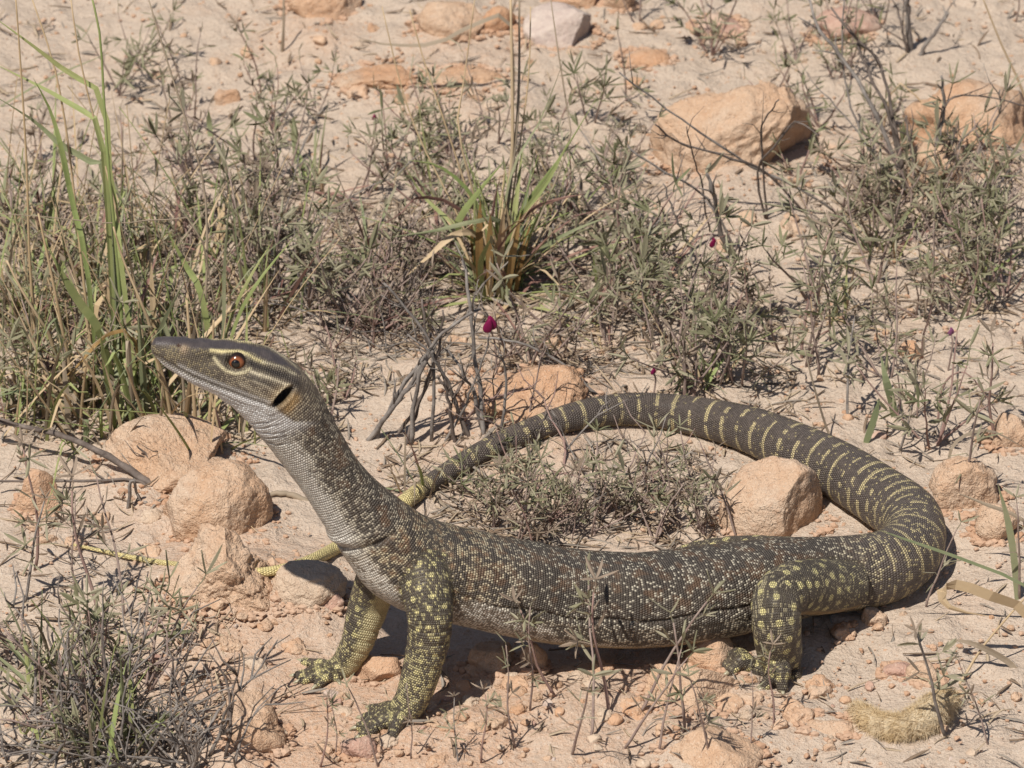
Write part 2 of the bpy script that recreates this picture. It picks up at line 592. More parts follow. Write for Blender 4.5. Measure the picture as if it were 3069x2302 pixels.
T_(2715, 1985, 2830, 2065, 'tan', 90, 'tan stone touching the pinkish stone behind the furry tuft', 'small_stone', cuts=6, rough=.09, sub=4)
T_(1020, 2205, 1130, 2290, 'pink', 91, 'reddish brown stone in front of the near front foot', 'small_stone', cuts=7, rough=.1, sub=4)
T_(640, 2090, 860, 2330, 'tan', 92, 'orange soil ledge under the dead twigs of the nearest shrub', 'soil_ledge', bury=.1, cuts=4, rough=.14)
T_(2690, 1025, 2780, 1085, 'orange', 93, 'small orange stone striped by stem shadows on open sand', 'small_stone', cuts=7, rough=.12, sub=4)
T_(2420, 1720, 2520, 1790, 'tan', 94, 'tan pebble lodged behind the tail base', 'small_stone', cuts=7, sub=4)
T_(2580, 1820, 2660, 1890, 'tan', 95, 'little tan stone against the underside of the tail base', 'small_stone', cuts=7, sub=4)

# small pebbles: look-alikes
rnd = random.Random(5)
PEB = [stone_mesh('pebble', np.array([1, rnd.uniform(.7, .95), rnd.uniform(.55, .8)]) * .0024, 200 + i, M[m_], cuts=7, rough=.12, sub=3)
       for i, m_ in enumerate(['tan', 'orange', 'pale', 'pink', 'tan', 'white', 'orange', 'tan'])]
peb_col = ['tan', 'orange', 'pale grey', 'pinkish', 'lumpy tan', 'white', 'reddish orange', 'flat tan']
peb_zones = [((350, 1650, 1000, 2100), 30, 'between the tail tip and the far front foot'), ((1300, 2060, 2000, 2290), 44, 'on the soil before the belly'), ((2200, 2080, 2500, 2300), 22, 'by the pointed rock and hind foot'),
             ((2500, 1850, 3060, 2290), 22, 'on the sand around the furry tuft'), ((2450, 900, 3060, 1350), 14, 'on the open sand beyond the tail'), ((400, 100, 1000, 380), 14, 'on pale sand beyond the leafy thicket'),
             ((1850, 60, 2700, 300), 18, 'on the sand near the flat pink stone'), ((800, 2110, 1300, 2300), 18, 'in front of the front feet'), ((2480, 1740, 2680, 1900), 8, 'under the tail base')]
for (x0, y0, x1, y1), n, where in peb_zones:
    for _ in range(n):
        px, py = rnd.uniform(x0, x1), rnd.uniform(y0, y1)
        s_ = rnd.choice([7, 8, 9, 10, 12, 14, 18, 24]) * K0 * 1.05
        p = G(px, py, s_ * .25)
        i = rnd.randrange(len(PEB))
        o = link('pebble', PEB[i], None, p, (rnd.uniform(-.4, .4), rnd.uniform(-.4, .4), rnd.uniform(0, 6)), s_ / .0024)
        tag(o, 'small %s pebble %s' % (peb_col[i], where), 'pebble', 'loose pebbles on the soil')

# clods of crusted soil, half sunk
CLOD = [stone_mesh('soil_clod', np.array([1, rnd.uniform(.7, 1.1), rnd.uniform(.5, .75)]) * .006, 300 + i, M[m_], cuts=5, rough=.2, sub=4) for i, m_ in enumerate(['orange', 'tan', 'tan', 'pale', 'orange', 'tan'])]
clod_col = ['orange', 'broad tan', 'lumpy tan', 'greyish', 'knobbly orange', 'rounded tan']
for (x0, y0, x1, y1), n, where in [((1350, 2000, 2000, 2200), 30, 'in the crusted soil below the belly'), ((880, 2080, 1350, 2290), 12, 'in the crust around the near front foot'), ((430, 1700, 900, 2000), 12, 'in the crust by the far front foot'),
                                   ((2180, 2030, 2480, 2200), 12, 'in the crust behind the pointed rock'), ((1050, 60, 1950, 330), 16, 'in the crust near the white quartz'), ((2050, 620, 2500, 760), 8, 'at the foot of the large pale boulder'),
                                   ((1350, 1020, 1800, 1280), 12, 'around the orange hump behind the tail'), ((60, 1480, 480, 1800), 10, 'in the sand by the tail tip'), ((2450, 1740, 2760, 1900), 8, 'in the sand under the tail bend')]:
    for _ in range(n):
        s_ = rnd.uniform(16, 42) * K0
        p = G(rnd.uniform(x0, x1), rnd.uniform(y0, y1), s_ * .08)
        i = rnd.randrange(len(CLOD))
        o = link('soil_clod', CLOD[i], None, p, (rnd.uniform(-.2, .2), rnd.uniform(-.2, .2), rnd.uniform(0, 6)), s_ / .006)
        tag(o, '%s clod half sunk %s' % (clod_col[i], where), 'clod', 'half sunk clods of soil')

# gravel grains: nobody could count them
gb = MB()
ov, of = ico(1)
rs = np.random.RandomState(9)
gxy = np.stack([rs.uniform(-.42, .42, 17000), rs.uniform(-.5, .62, 17000)], 1)
dens = fbm(gxy[:, 0] / .08, gxy[:, 1] / .08, .5, 77, 3)
gxy = gxy[dens + rs.uniform(-.5, .5, len(gxy)) > -.15]
gs = .0006 + .0016 * rs.uniform(0, 1, len(gxy)) ** 4
for (bx0, by0, ba, bb) in BASES:                                 # crumbs gathered round the foot of each stone
    n_ = int(90 + ba * 4000)
    an = rs.uniform(0, 2 * PI, n_)
    rr0 = rs.normal(1.0, .10, n_) + np.abs(rs.normal(0, .12, n_))
    gxy = np.concatenate([gxy, np.stack([bx0 + ba * rr0 * np.cos(an), by0 + bb * rr0 * np.sin(an)], 1)])
    gs = np.concatenate([gs, .0007 + .0026 * rs.uniform(0, 1, n_) ** 3])
gz = H(gxy[:, 0], gxy[:, 1])
for (x, y), z, s_ in zip(gxy, gz, gs):
    jit = ov * (1 + rs.uniform(-.3, .3, (len(ov), 1))) * s_ * np.array([1, rs.uniform(.6, 1), rs.uniform(.5, .8)])
    gb.add(jit + [x, y, z + s_ * .45], of)
tag(link('gravel', gb.mesh('gravel', M['gravel'], False)), 'coarse sand grains and grit strewn over the soil', 'gravel', kind='stuff')

# ------------------------------------------------------------------ the lizard
# axis from snout to tail tip: photo x, photo y, half height px, width/height ratio, photo y of the ground below (0: lies on the soil)
AX = [(460, 1037, 25, 1.0, 2065), (476, 1040, 33, 1.0, 2065), (507, 1051, 45, 1.0, 2065), (560, 1071, 59, .95, 2065), (625, 1093, 73, .9, 2063), (695, 1112, 90, .92, 2062),
      (765, 1143, 104, .95, 2060), (822, 1186, 110, .92, 2060), (866, 1240, 108, .88, 2058), (905, 1300, 101, .88, 2057), (950, 1367, 96, .90, 2056), (1003, 1445, 94, .92, 2055),
      (1065, 1525, 106, 1.0, 2053), (1138, 1604, 126, 1.05, 2050), (1230, 1683, 143, 1.1, 2045), (1380, 1726, 143, 1.15, 2028), (1555, 1764, 146, 1.18, 2005),
      (1735, 1792, 143, 1.2, 1980), (1942, 1797, 140, 1.2, 1955), (2130, 1775, 140, 1.15, 1915), (2285, 1747, 130, 1.1, 1868), (2428, 1728, 117, 1.0, 0), (2565, 1716, 111, .95, 0),
      (2672, 1690, 106, .95, 0), (2736, 1632, 100, .95, 0), (2728, 1556, 95, .95, 0), (2632, 1483, 90, .95, 0), (2520, 1413, 86, .95, 0), (2394, 1350, 79, .95, 0), (2255, 1290, 69, .95, 0),
      (2130, 1256, 60, .95, 0), (1998, 1233, 53, .95, 0), (1873, 1227, 48, .95, 0), (1742, 1243, 43, .95, 0), (1608, 1283, 37, .95, 0), (1472, 1340, 33, .95, 0), (1332, 1420, 29, .95, 0),
      (1222, 1498, 25, .95, 0), (1110, 1578, 22, .95, 0), (1000, 1646, 20, .95, 0), (930, 1680, 18, .95, 0), (855, 1704, 16, .95, 0), (760, 1716, 14, .95, 0), (640, 1706, 12, .95, 0),
      (510, 1690, 10, .95, 0), (400, 1672, 8.5, .95, 0), (300, 1650, 7, .95, 0), (215, 1632, 5.5, .95, 0)]
RING = 40


class Chain:
    def __init__(s, pos, rw, rh, ref, ida):
        n0 = len(pos)
        pos, rw, rh = np.array(pos), np.array(rw), np.array(rh)
        L = np.sum(np.linalg.norm(np.diff(pos, axis=0), axis=1))
        n = max(8, int(L / .0016))
        al = catmull(np.column_stack([pos, rw, rh, np.arange(n0)]), n)
        s.c, s.rw, s.rh, s.q = al[:, :3], np.clip(al[:, 3], 5e-4, 1), np.clip(al[:, 4], 5e-4, 1), np.clip(al[:, 5], 0, n0 - 1)
        s.s = np.concatenate([[0], np.cumsum(np.linalg.norm(np.diff(s.c, axis=0), axis=1))])
        T = np.gradient(s.c, axis=0)
        s.T = T / np.linalg.norm(T, axis=1)[:, None]
        ref = np.asarray(ref, float)
        U = ref[None, :] - s.T * (s.T @ ref)[:, None]
        s.U = U / np.linalg.norm(U, axis=1)[:, None]
        if ida > 0:                                            # limbs bend sharply: carry the frame along instead
            for i in range(1, n):
                u = s.U[i - 1] - s.T[i] * np.dot(s.T[i], s.U[i - 1])
                s.U[i] = u / np.linalg.norm(u)
        s.S = np.cross(s.T, s.U)
        s.id = ida

    def surf(s, power=2.0):
        th = np.linspace(0, 2 * PI, RING, endpoint=False)
        ct, st = np.cos(th), np.sin(th)
        sp = lambda a: np.sign(a) * np.abs(a) ** (2 / power)
        v = s.c[:, None, :] + s.rh[:, None, None] * sp(ct)[None, :, None] * s.U[:, None, :] + s.rw[:, None, None] * sp(st)[None, :, None] * s.S[:, None, :]
        n = len(s.c)
        e0, e1 = s.c[0] - s.T[0] * s.rh[0] * .35, s.c[-1] + s.T[-1] * s.rh[-1] * .7
        vs = np.concatenate([v.reshape(-1, 3), [e0, e1]])
        fs = []
        for i in range(n - 1):
            for j in range(RING):
                fs.append((i * RING + j, i * RING + (j + 1) % RING, (i + 1) * RING + (j + 1) % RING, (i + 1) * RING + j))
        for j in range(RING):
            fs.append((n * RING, (j + 1) % RING, j))
            fs.append((n * RING + 1, (n - 1) * RING + j, (n - 1) * RING + (j + 1) % RING))
        return vs, fs


def axis_chain():
    pos, rw, rh = [], [], []
    for (x, y, R, q, yg) in AX:
        if yg:
            Y = at_z(x, yg, 0)[1]
            p = at_y(x, y, Y)
        else:
            p = G(x, y, R * K0 * .96 + (.0016 if R < 26 else 0))
        r = R * kpx(p)
        h = r / math.sqrt(math.cos(PITCH) ** 2 + (q * math.sin(PITCH)) ** 2)
        pos.append(p)
        rh.append(h)
        rw.append(h * q)
    return Chain(pos, rw, rh, (0, 0, 1), 0)


def limb_chain(pts, ida, ref=(-1, 0, .15)):
    """pts: photo x, photo y, half width px, world Y"""
    pos, rw, rh = [], [], []
    for (x, y, R, Y) in pts:
        p = at_y(x, y, Y)
        r = R * kpx(p)
        pos.append(p)
        rw.append(r)
        rh.append(r)
    return Chain(pos, rw, rh, ref, ida)


def gy_(x, y):
    return float(G(x, y)[1])


def toe_chain(a, tip, r0, r1, ida, arch=.006):
    """digit from a point in the foot (world) to a tip on the soil (photo px), humped at the knuckle"""
    t = G(tip[0], tip[1], r1 * .35)
    a = np.asarray(a, float)
    pts = [a, a * .62 + t * .38 + np.array([0, 0, arch]), a * .3 + t * .7 + np.array([0, 0, arch * .55]), t]
    r = [r0, r0 * .9, r1 * 1.1, r1]
    c = Chain(pts, r, r, (0, .02, 1), ida)
    return c


axial = axis_chain()
chains = [axial]
claws = []
YA = float(axial.c[np.argmin(np.abs(axial.q - 14))][1])          # sagittal plane at the chest
YB = float(axial.c[np.argmin(np.abs(axial.q - 21))][1])          # and at the hip

# near front leg
yf = gy_(1220, 2150)
nf = limb_chain([(1262, 1690, 84, YA - .012), (1278, 1770, 77, YA - .026), (1288, 1850, 69, YA * .5 + yf * .5 - .012), (1282, 1930, 64, YA * .35 + yf * .65 - .008), (1260, 2020, 58, YA * .15 + yf * .85 - .002),
                 (1236, 2090, 52, yf + .002), (1208, 2135, 48, yf)], 1)
# far front leg
yg2 = gy_(1000, 2020)
ff = limb_chain([(1140, 1720, 70, YA + .014), (1112, 1790, 62, YA + .020), (1092, 1855, 58, YA * .5 + yg2 * .5 + .012), (1070, 1925, 50, YA * .3 + yg2 * .7 + .006), (1040, 1980, 43, yg2 + .003), (1005, 2010, 36, yg2)], 2)
# near hind leg
yh = gy_(2340, 2015)
nh = limb_chain([(2560, 1752, 70, YB - .010), (2470, 1758, 84, YB - .024), (2375, 1764, 82, YB * .4 + yh * .6 - .006), (2330, 1800, 77, YB * .15 + yh * .85 - .006), (2328, 1868, 76, yh - .004), (2334, 1940, 71, yh), (2342, 1985, 62, yh + .002), (2346, 2012, 44, yh)], 3, (-.3, -.3, 1))
# far hind leg
fh = limb_chain([(2440, 1690, 70, YB + .012), (2330, 1668, 62, YB + .026), (2200, 1652, 46, YB + .044), (2080, 1660, 36, YB + .052), (2010, 1690, 32, YB + .048), (2000, 1730, 26, YB + .044)], 4, (0, .1, 1))
chains += [nf, ff, nh, fh]
palm = G(1205, 2148, .003)
for tip in [(1112, 2126), (1090, 2154), (1074, 2182), (1082, 2208), (1172, 2212)]:
    chains.append(toe_chain(palm, tip, .0058, .0033, 1, .003))
    claws.append(chains[-1])
palm2 = G(1002, 2018, .002)
for tip in [(908, 1984), (888, 2026), (902, 2042), (950, 2056), (1012, 2040)]:
    chains.append(toe_chain(palm2, tip, .0050, .0029, 2, .002))
    claws.append(chains[-1])
sole = G(2340, 2018, .007)
foot = limb_chain([(2395, 2010, 36, yh), (2340, 2012, 38, yh), (2280, 2006, 34, yh + .003), (2235, 2000, 30, yh + .006)], 3, (0, .02, 1))
chains.append(foot)
mid = foot.c[-3]
for base, tip in [(mid, (2158, 1982)), (mid, (2168, 2000)), (mid, (2186, 2016)), (sole, (2290, 2062)), (sole, (2345, 2070))]:
    chains.append(toe_chain(base, tip, .0062, .0034, 3))
    claws.append(chains[-1])

vs_all, fs_all, src = [], [], []
off = 0
for ci, c in enumerate(chains):
    v, f = c.surf(2.15 if ci == 0 else 2.0)
    vs_all.append(v)
    fs_all += [tuple(i + off for i in ff_) for ff_ in f]
    idx = np.concatenate([np.repeat(np.arange(len(c.c)), RING), [0, len(c.c) - 1]])
    src.append(np.stack([np.full(len(v), ci), idx], 1))
    off += len(v)
vs_all = np.concatenate(vs_all)
src = np.concatenate(src)
tmp = bpy.data.meshes.new('tmp_body')
tmp.from_pydata([tuple(p) for p in vs_all], [], fs_all)
tmp.update()
tob = bpy.data.objects.new('tmp_body', tmp)
COL.objects.link(tob)
md = tob.modifiers.new('r', 'REMESH')
md.mode = 'VOXEL'
md.voxel_size = .00078
md.adaptivity = 0
ms = tob.modifiers.new('s', 'SMOOTH')
ms.factor = .5
ms.iterations = 7
dg = bpy.context.evaluated_depsgraph_get()
dg.update()
bm_ = bpy.data.meshes.new_from_object(tob.evaluated_get(dg))
bpy.data.objects.remove(tob)
nv = len(bm_.vertices)
V = np.empty(nv * 3)
bm_.vertices.foreach_get('co', V)
V = V.reshape(-1, 3)
nl = len(bm_.loops)

kd = kdtree.KDTree(len(vs_all))
for i, p in enumerate(vs_all):
    kd.insert(p, i)
kd.balance()
near_i = np.fromiter((kd.find(p)[1] for p in V), int, nv)
vc, vr = src[near_i, 0], src[near_i, 1]

s_ = np.zeros(nv)
th = np.zeros(nv)
arc = np.zeros(nv)
qq = np.zeros(nv)
lid = np.zeros(nv, int)
rad = np.zeros(nv)
isdig = np.zeros(nv, bool)
for ci, c in enumerate(chains):
    m_ = vc == ci
    r = vr[m_]
    d = V[m_] - c.c[r]
    ds = np.sum(d * c.T[r], 1)
    s_[m_] = c.s[r] + ds
    a = np.arctan2(np.sum(d * c.S[r], 1) / c.rw[r], np.sum(d * c.U[r], 1) / c.rh[r])
    th[m_] = a
    rm = (c.rw[r] + c.rh[r]) / 2
    rad[m_] = rm
    arc[m_] = a * rm
    qq[m_] = np.interp(s_[m_], c.s, c.q)
    lid[m_] = c.id
    isdig[m_] = ci > 4
ax_m = lid == 0
aa = np.abs(th) / PI                                            # 0 back .. 1 belly


# head coordinates, the same on both sides of the head (photo pixels of the near side)
def side_px(P, Y0):
    w = np.abs(P[:, 1] - Y0)
    dep = (P[:, 0] - CAM[0]) * 0 + (Y0 - w - CAM[1]) * math.cos(PITCH) - (P[:, 2] - CAM[2]) * math.sin(PITCH)
    upc = (Y0 - w - CAM[1]) * math.sin(PITCH) + (P[:, 2] - CAM[2]) * math.cos(PITCH)
    return (P[:, 0] / dep / .16 + .5) * IW, (.5 - upc / dep / (.16 * IH / IW)) * IH, w


YH = float(axial.c[np.argmin(np.abs(axial.q - 5))][1])
hx, hy, hw = side_px(V, YH)
head = ax_m & (qq < 9.2)


def seg_d(px, py, poly):
    best = np.full(len(px), 1e9)
    for (x0, y0), (x1, y1) in zip(poly[:-1], poly[1:]):
        dx, dy = x1 - x0, y1 - y0
        t = np.clip(((px - x0) * dx + (py - y0) * dy) / (dx * dx + dy * dy), 0, 1)
        best = np.minimum(best, np.hypot(px - x0 - t * dx, py - y0 - t * dy))
    return best


def g2(d, w):
    return np.exp(-(d / w) ** 2)


bm_.calc_loop_triangles()
NR = np.empty(nv * 3)
bm_.vertices.foreach_get('normal', NR)
NR = NR.reshape(-1, 3)
side = np.clip(np.abs(NR[:, 1]) * 1.6 - .1, 0, 1)
EYE = (709, 1086)
BROW = [(600, 1046), (640, 1050), (700, 1054), (748, 1066), (795, 1090), (850, 1108)]
MOUTH = [(455, 1058), (490, 1078), (535, 1105), (580, 1128), (640, 1152), (700, 1176), (760, 1198), (810, 1215)]
EAR = [(826, 1214), (872, 1164)]
d_eye = np.hypot((hx - EYE[0]) / 1.15, hy - EYE[1])
disp = np.zeros(nv)
disp += 9 * g2(seg_d(hx, hy, BROW), 12)                    # ridge over the eye
disp += -12 * g2(np.maximum(d_eye - 16, 0), 16) * 1.0
disp += 7 * g2(d_eye - 33, 7)                               # eyelid ring
disp += -3.2 * g2(seg_d(hx, hy, MOUTH), 4.0)
disp += 2.5 * g2(seg_d(hx, hy - 14, MOUTH[1:]), 10)
ew = np.hypot(((hx - 849) * .70 - (hy - 1190) * .714) / 44, ((hx - 849) * .714 + (hy - 1190) * .70) / 15.5) * 15
disp += -26 * sstep(17, 9, ew)
disp += 4 * g2(ew - 20, 6)
disp += -9 * g2(np.hypot(hx - 537, hy - 1035), 6)           # nostril
disp += 5 * g2(np.hypot(hx - 545, hy - 1042) - 9, 7)
disp += 12 * g2(np.hypot((hx - 790) / 1.6, hy - 1150), 32)   # jaw muscle
disp += -7 * g2(np.hypot((hx - 600) / 1.8, hy - 1085), 24)   # hollow before the eye
disp *= head * side
# folds of skin: gular folds, fold along the flank, behind the arm, across the chest
disp += -9 * g2(qq - 12.62 - .25 * np.cos(th), .07) * ax_m * sstep(.15, .4, aa)
disp += 7 * g2(qq - 12.35 - .25 * np.cos(th), .12) * ax_m * sstep(.3, .5, aa)
disp += -8 * g2(aa - .455 + .012 * (qq - 17) - .012 * np.sin(qq * 5), .013) * ax_m * sstep(14.6, 15.3, qq) * sstep(20.2, 19, qq)
disp += 4 * g2(aa - .50, .035) * ax_m * sstep(14.6, 15.3, qq) * sstep(20.2, 19, qq)
disp += -5 * g2(aa - .47 - .1 * (qq - 14.8), .018) * ax_m * sstep(12.6, 13.2, qq) * sstep(15.2, 14.6, qq)
for k_ in range(5):
    disp += -4.2 * g2(qq - 7.3 - k_ * .33 - .35 * np.cos(th * 1.0) + .05 * np.sin(k_ * 9 + th * 3), .035) * ax_m * sstep(.45, .7, aa)
for k_ in range(6):
    t0 = .2 + .07 * k_
    disp += -4.5 * g2(aa - t0 - .012 * np.sin(qq * 4 + k_), .009) * ax_m * sstep(8.2, 9, qq) * sstep(12.6, 11.6, qq)
for k_ in range(9):                                            # faint ribs and slack skin along the flank
    disp += (-1.8 if k_ % 2 else 1.6) * g2(qq - 15.2 - .42 * k_ - .25 * (aa - .4) - .06 * np.sin(k_ * 5.1), .09) * ax_m * sstep(.2, .32, aa) * sstep(.62, .5, aa)
disp += 6 * g2(aa - .62, .10) * ax_m * sstep(15.5, 16.5, qq) * sstep(20.5, 19, qq)
for k_ in range(4):                                            # creases behind the arm and before the thigh
    disp += -3.5 * g2(qq - 14.75 - .16 * k_ - .9 * (aa - .45), .035) * ax_m * sstep(.30, .38, aa) * sstep(.62, .52, aa)
    disp += -3.5 * g2(qq - 19.35 - .18 * k_ + .9 * (aa - .45), .035) * ax_m * sstep(.30, .38, aa) * sstep(.62, .52, aa)
    disp += -2.6 * g2(qq - 2.3 - .42 * k_, .06) * ((lid > 0) & ~isdig)
wr = fbm(V[:, 0] / .012, V[:, 1] / .012, V[:, 2] / .03, 5, 3)
disp += 1.6 * wr * (ax_m & (qq > 10) & (qq < 21))
disp += 1.0 * fbm(V[:, 0] / .006, V[:, 1] / .006, V[:, 2] / .006, 15, 2) * head
for k_ in range(3):
    disp += -2.0 * g2(seg_d(hx, hy - 22 - 11 * k_ - 3 * np.sin(hx / 22 + k_), MOUTH[4:]), 3.0) * head * side
disp += 1.5 * wr * ((lid > 0) & ~isdig)
V2 = V + NR * (disp * K0)[:, None]
# tail: ridged, pressed in at the sides
bm_.vertices.foreach_set('co', V2.ravel())

# ---- colours: each scale is either its dark or its light colour, chosen in the shader with the probability `pat`
dark = np.tile(np.array([.062, .050, .040]), (nv, 1))
light = np.tile(np.array([.62, .56, .44]), (nv, 1))
pat = np.full(nv, .2)


def blend(arr, col, m_):
    m_ = np.clip(m_, 0, 1)[:, None]
    arr[:] = arr * (1 - m_) + np.asarray(col) * m_


def cells(u, v, size, seed):
    """distance to the nearest jittered spot centre and a random number of that spot"""
    u, v = u / size, v / size
    iu, iv = np.floor(u), np.floor(v)
    bd = np.full(len(u), 9.0)
    br = np.zeros(len(u))
    for a in (-1, 0, 1):
        for b in (-1, 0, 1):
            cu, cv = iu + a, iv + b
            z0 = cu * 0
            x = cu + .5 + .6 * (hash3(cu, cv, z0, seed) - .5)
            y = cv + .5 + .6 * (hash3(cu, cv, z0 + 1, seed) - .5)
            d_ = np.hypot(u - x, v - y)
            h_ = hash3(cu, cv, z0 + 2, seed)
            m_ = d_ < bd
            bd = np.where(m_, d_, bd)
            br = np.where(m_, h_, br)
    return bd * size, br


smm, amm = s_ * 1000, arc * 1000
n_lo = fbm(V[:, 0] / .03, V[:, 1] / .03, V[:, 2] / .03, 21, 3)
n_hi = fbm(V[:, 0] / .009, V[:, 1] / .009, V[:, 2] / .009, 22, 3)
# trunk and neck
tor = ax_m & (qq < 22.5) & (qq > 8.0)
blend(dark, (.12, .072, .043), .8 * sstep(.2, .9, fbm(V[:, 0] / .006, V[:, 1] / .006, V[:, 2] / .006, 23, 2) + .2) * tor * sstep(.5, .3, aa))
cd, cr = cells(smm, amm, 7.4, 3)
ring_ = g2(cd - 2.4, .8)
sh_z = sstep(12.2, 13, qq) * sstep(16.3, 14.8, qq) * tor
pat = np.where(tor, .185 + .10 * n_hi, pat)
pat = pat + sh_z * (ring_ * .55 - .10)
blend(dark, (.24, .155, .09), sh_z * g2(cd, 1.7) * (cr > .3))
blend(light, (.56, .47, .31), sh_z)
flank = sstep(.45, .52, aa) * tor
pat = pat + flank * (.16 + .2 * n_hi)
belly = sstep(.545, .62, aa + .03 * n_hi - .035 * np.clip(qq - 15.6, 0, 3) + .085 * sstep(14.5, 15, qq) * sstep(16.6, 15.8, qq)) * tor * sstep(12.2, 12.9, qq)
pat = np.where(tor, np.maximum(pat, belly * (.85 + .4 * n_lo)), pat)
blend(light, (.68, .63, .55), belly)
blend(dark, (.17, .14, .11), belly * .75)
uside = sstep(.66, .74, aa) * tor * sstep(15.5, 17, qq)
blend(light, (.50, .40, .25), uside)
blend(dark, (.34, .25, .15), uside)
# throat: pale with dark lines between the rows
thr = sstep(.40, .62, aa + .06 * n_hi - .02 * (qq - 9)) * ax_m * sstep(6.6, 7.4, qq) * sstep(12.9, 12.4, qq)
pat = pat * (1 - thr) + thr * .97
blend(light, (.58, .545, .49), thr)
blend(dark, (.16, .14, .12), thr)
neck = ax_m & (qq > 7.5) & (qq < 12.8)
pat = pat + neck * (1 - thr) * (.10 + .12 * n_hi)
blend(light, (.42, .36, .27), neck * (1 - thr) * .7)
# head
hm = head * sstep(8.6, 7.6, qq)
olive = np.array([.20, .155, .085])
blend(dark, (.080, .063, .048), hm)
blend(light, (.32, .265, .185), hm)
pat = pat * (1 - hm) + hm * (.36 + .35 * n_hi)
hmf = hm > .02
frontm = hm * sstep(690, 600, hx)
blend(dark, (.098, .080, .060), frontm * .8)
blend(light, (.31, .25, .14), frontm * .8)
top = sstep(-6, 6, np.interp(hx, [450, 530, 580, 639, 700, 760, 800, 870, 930], [1034, 1036, 1044, 1048, 1046, 1058, 1080, 1102, 1140]) - hy) * hm
cheek = hm * sstep(730, 790, hx)
blend(dark, (.095, .075, .058), cheek * .9)
pat = pat + cheek * .12 * (1 - top)
blend(dark, (.060, .050, .052), top)
blend(light, (.085, .072, .072), top)
jaw = hm * sstep(-3, 8, hy - np.interp(hx, [450, 490, 535, 580, 640, 700, 760, 820, 880], [1062, 1083, 1108, 1131, 1154, 1177, 1198, 1218, 1262]))
blend(dark, (.42, .40, .385), jaw)
blend(light, (.72, .71, .70), jaw)
pat = pat * (1 - jaw) + jaw * (.72 + .3 * n_hi)
lip = hm * g2(seg_d(hx, hy + 9, MOUTH[2:]), 6.0)
blend(dark, (.42, .40, .38), lip * .8)
blend(light, (.42, .40, .38), lip * .8)
ml = hm * g2(seg_d(hx, hy, MOUTH), 3.0)
blend(dark, (.10, .085, .075), ml)
blend(light, (.10, .085, .075), ml)


def stripe(poly, w, colr, amt=1.0):
    m_ = hm * amt * g2(seg_d(hx, hy, poly), w)
    blend(dark, colr, m_)
    blend(light, colr, m_)


stripe([(628, 1066), (655, 1070), (690, 1080)], 8, (.05, .04, .03))
stripe([(632, 1052), (665, 1056), (690, 1056), (716, 1055), (742, 1064), (762, 1078), (792, 1091)], 5.0, (.66, .56, .30))
stripe([(642, 1072), (655, 1092), (678, 1112), (705, 1121), (735, 1116), (750, 1104)], 4.6, (.64, .56, .36))
stripe([(748, 1088), (790, 1106), (850, 1128), (890, 1150)], 12, (.034, .028, .025))
stripe([(785, 1088), (840, 1100), (885, 1122)], 4.0, (.44, .385, .27), .9)
stripe([(752, 1114), (790, 1128), (840, 1146), (866, 1158)], 4.6, (.54, .47, .34), 1.0)
stripe([(760, 1140), (800, 1158), (830, 1180)], 3.6, (.40, .345, .25), .8)
stripe([(720, 1150), (770, 1172), (806, 1196)], 3.2, (.38, .33, .25), .7)
stripe([(745, 1130), (790, 1146), (835, 1168)], 5.0, (.045, .036, .03), .8)
stripe([(838, 1196), (842, 1188)], 30, (.34, .235, .125), .75 * 1)
stripe([(862, 1225), (885, 1195)], 15, (.40, .255, .11), .9)
stripe([(818, 1200), (836, 1174), (862, 1154)], 4.0, (.60, .50, .33))
em = hm * sstep(16.5, 11, ew + 1.5 * n_hi)
blend(dark, (.010, .008, .007), em)
blend(light, (.010, .008, .007), em)
m_ = hm * g2(np.hypot(hx - 552, hy - 1047), 11)
blend(dark, (.40, .29, .19), m_)
blend(light, (.45, .33, .22), m_)
m_ = hm * sstep(9, 4, np.hypot(hx - 537, hy - 1035))
blend(dark, (.05, .022, .012), m_)
blend(light, (.05, .022, .012), m_)

# tail
tl = ax_m & (qq >= 20.5)
tw = sstep(20.8, 23, qq) * ax_m
sv = smm - np.interp(21, axial.q, axial.s) * 1000
per = np.interp(qq, [21, 24, 26, 29, 36, 47], [7.5, 8.0, 9.5, 13.5, 13.0, 10])
# band phase integrates the changing period
g_s = np.linspace(sv.min(), sv.max(), 2000)
g_q = np.interp(g_s / 1000 + np.interp(21, axial.q, axial.s), axial.s, axial.q)
g_p = np.cumsum(1 / np.interp(g_q, [21, 24, 26, 29, 36, 47], [7.5, 8.0, 9.5, 13.5, 13.0, 10])) * (g_s[1] - g_s[0])
ph = np.interp(sv + .35 * np.sin(th * 2 + n_lo) + .15 * n_hi, g_s, g_p)
bi = np.floor(ph)
bf = np.abs(ph - bi - .5)
bw = np.interp(qq, [21, 26, 30, 36], [.13, .12, .085, .10]) * (.75 + .5 * hash3(bi, bi * 0, bi * 0, 8))
band = sstep(bw + .03, bw - .02, bf)
brk = hash3(bi, np.floor(th * 5), bi * 0, 4)
bamt = band * np.where(aa < .62, np.where(brk > .27, .98, .10), 1.0)
tp = np.interp(qq, [21, 24, 28, 30, 34], [.20, .11, .035, .005, .0]) + .06 * n_hi * sstep(29, 24, qq)
tp = np.maximum(tp, bamt)
venty = sstep(.70, .86, aa + .03 * n_hi)
tp = np.maximum(tp, venty * .9)
tipy = sstep(36.4, 37.4, qq + .35 * n_lo + .3 * (bf < .22)) * ax_m
tp = np.maximum(tp, tipy * .985)
pat = pat * (1 - tw) + tw * tp
blend(dark, (.092, .074, .064), tw)
blend(light, (.60, .50, .27), tw)
blend(dark, (.36, .27, .12), tw * venty * .8)
blend(dark, (.46, .37, .15), tipy)
blend(light, (.70, .60, .30), tipy)

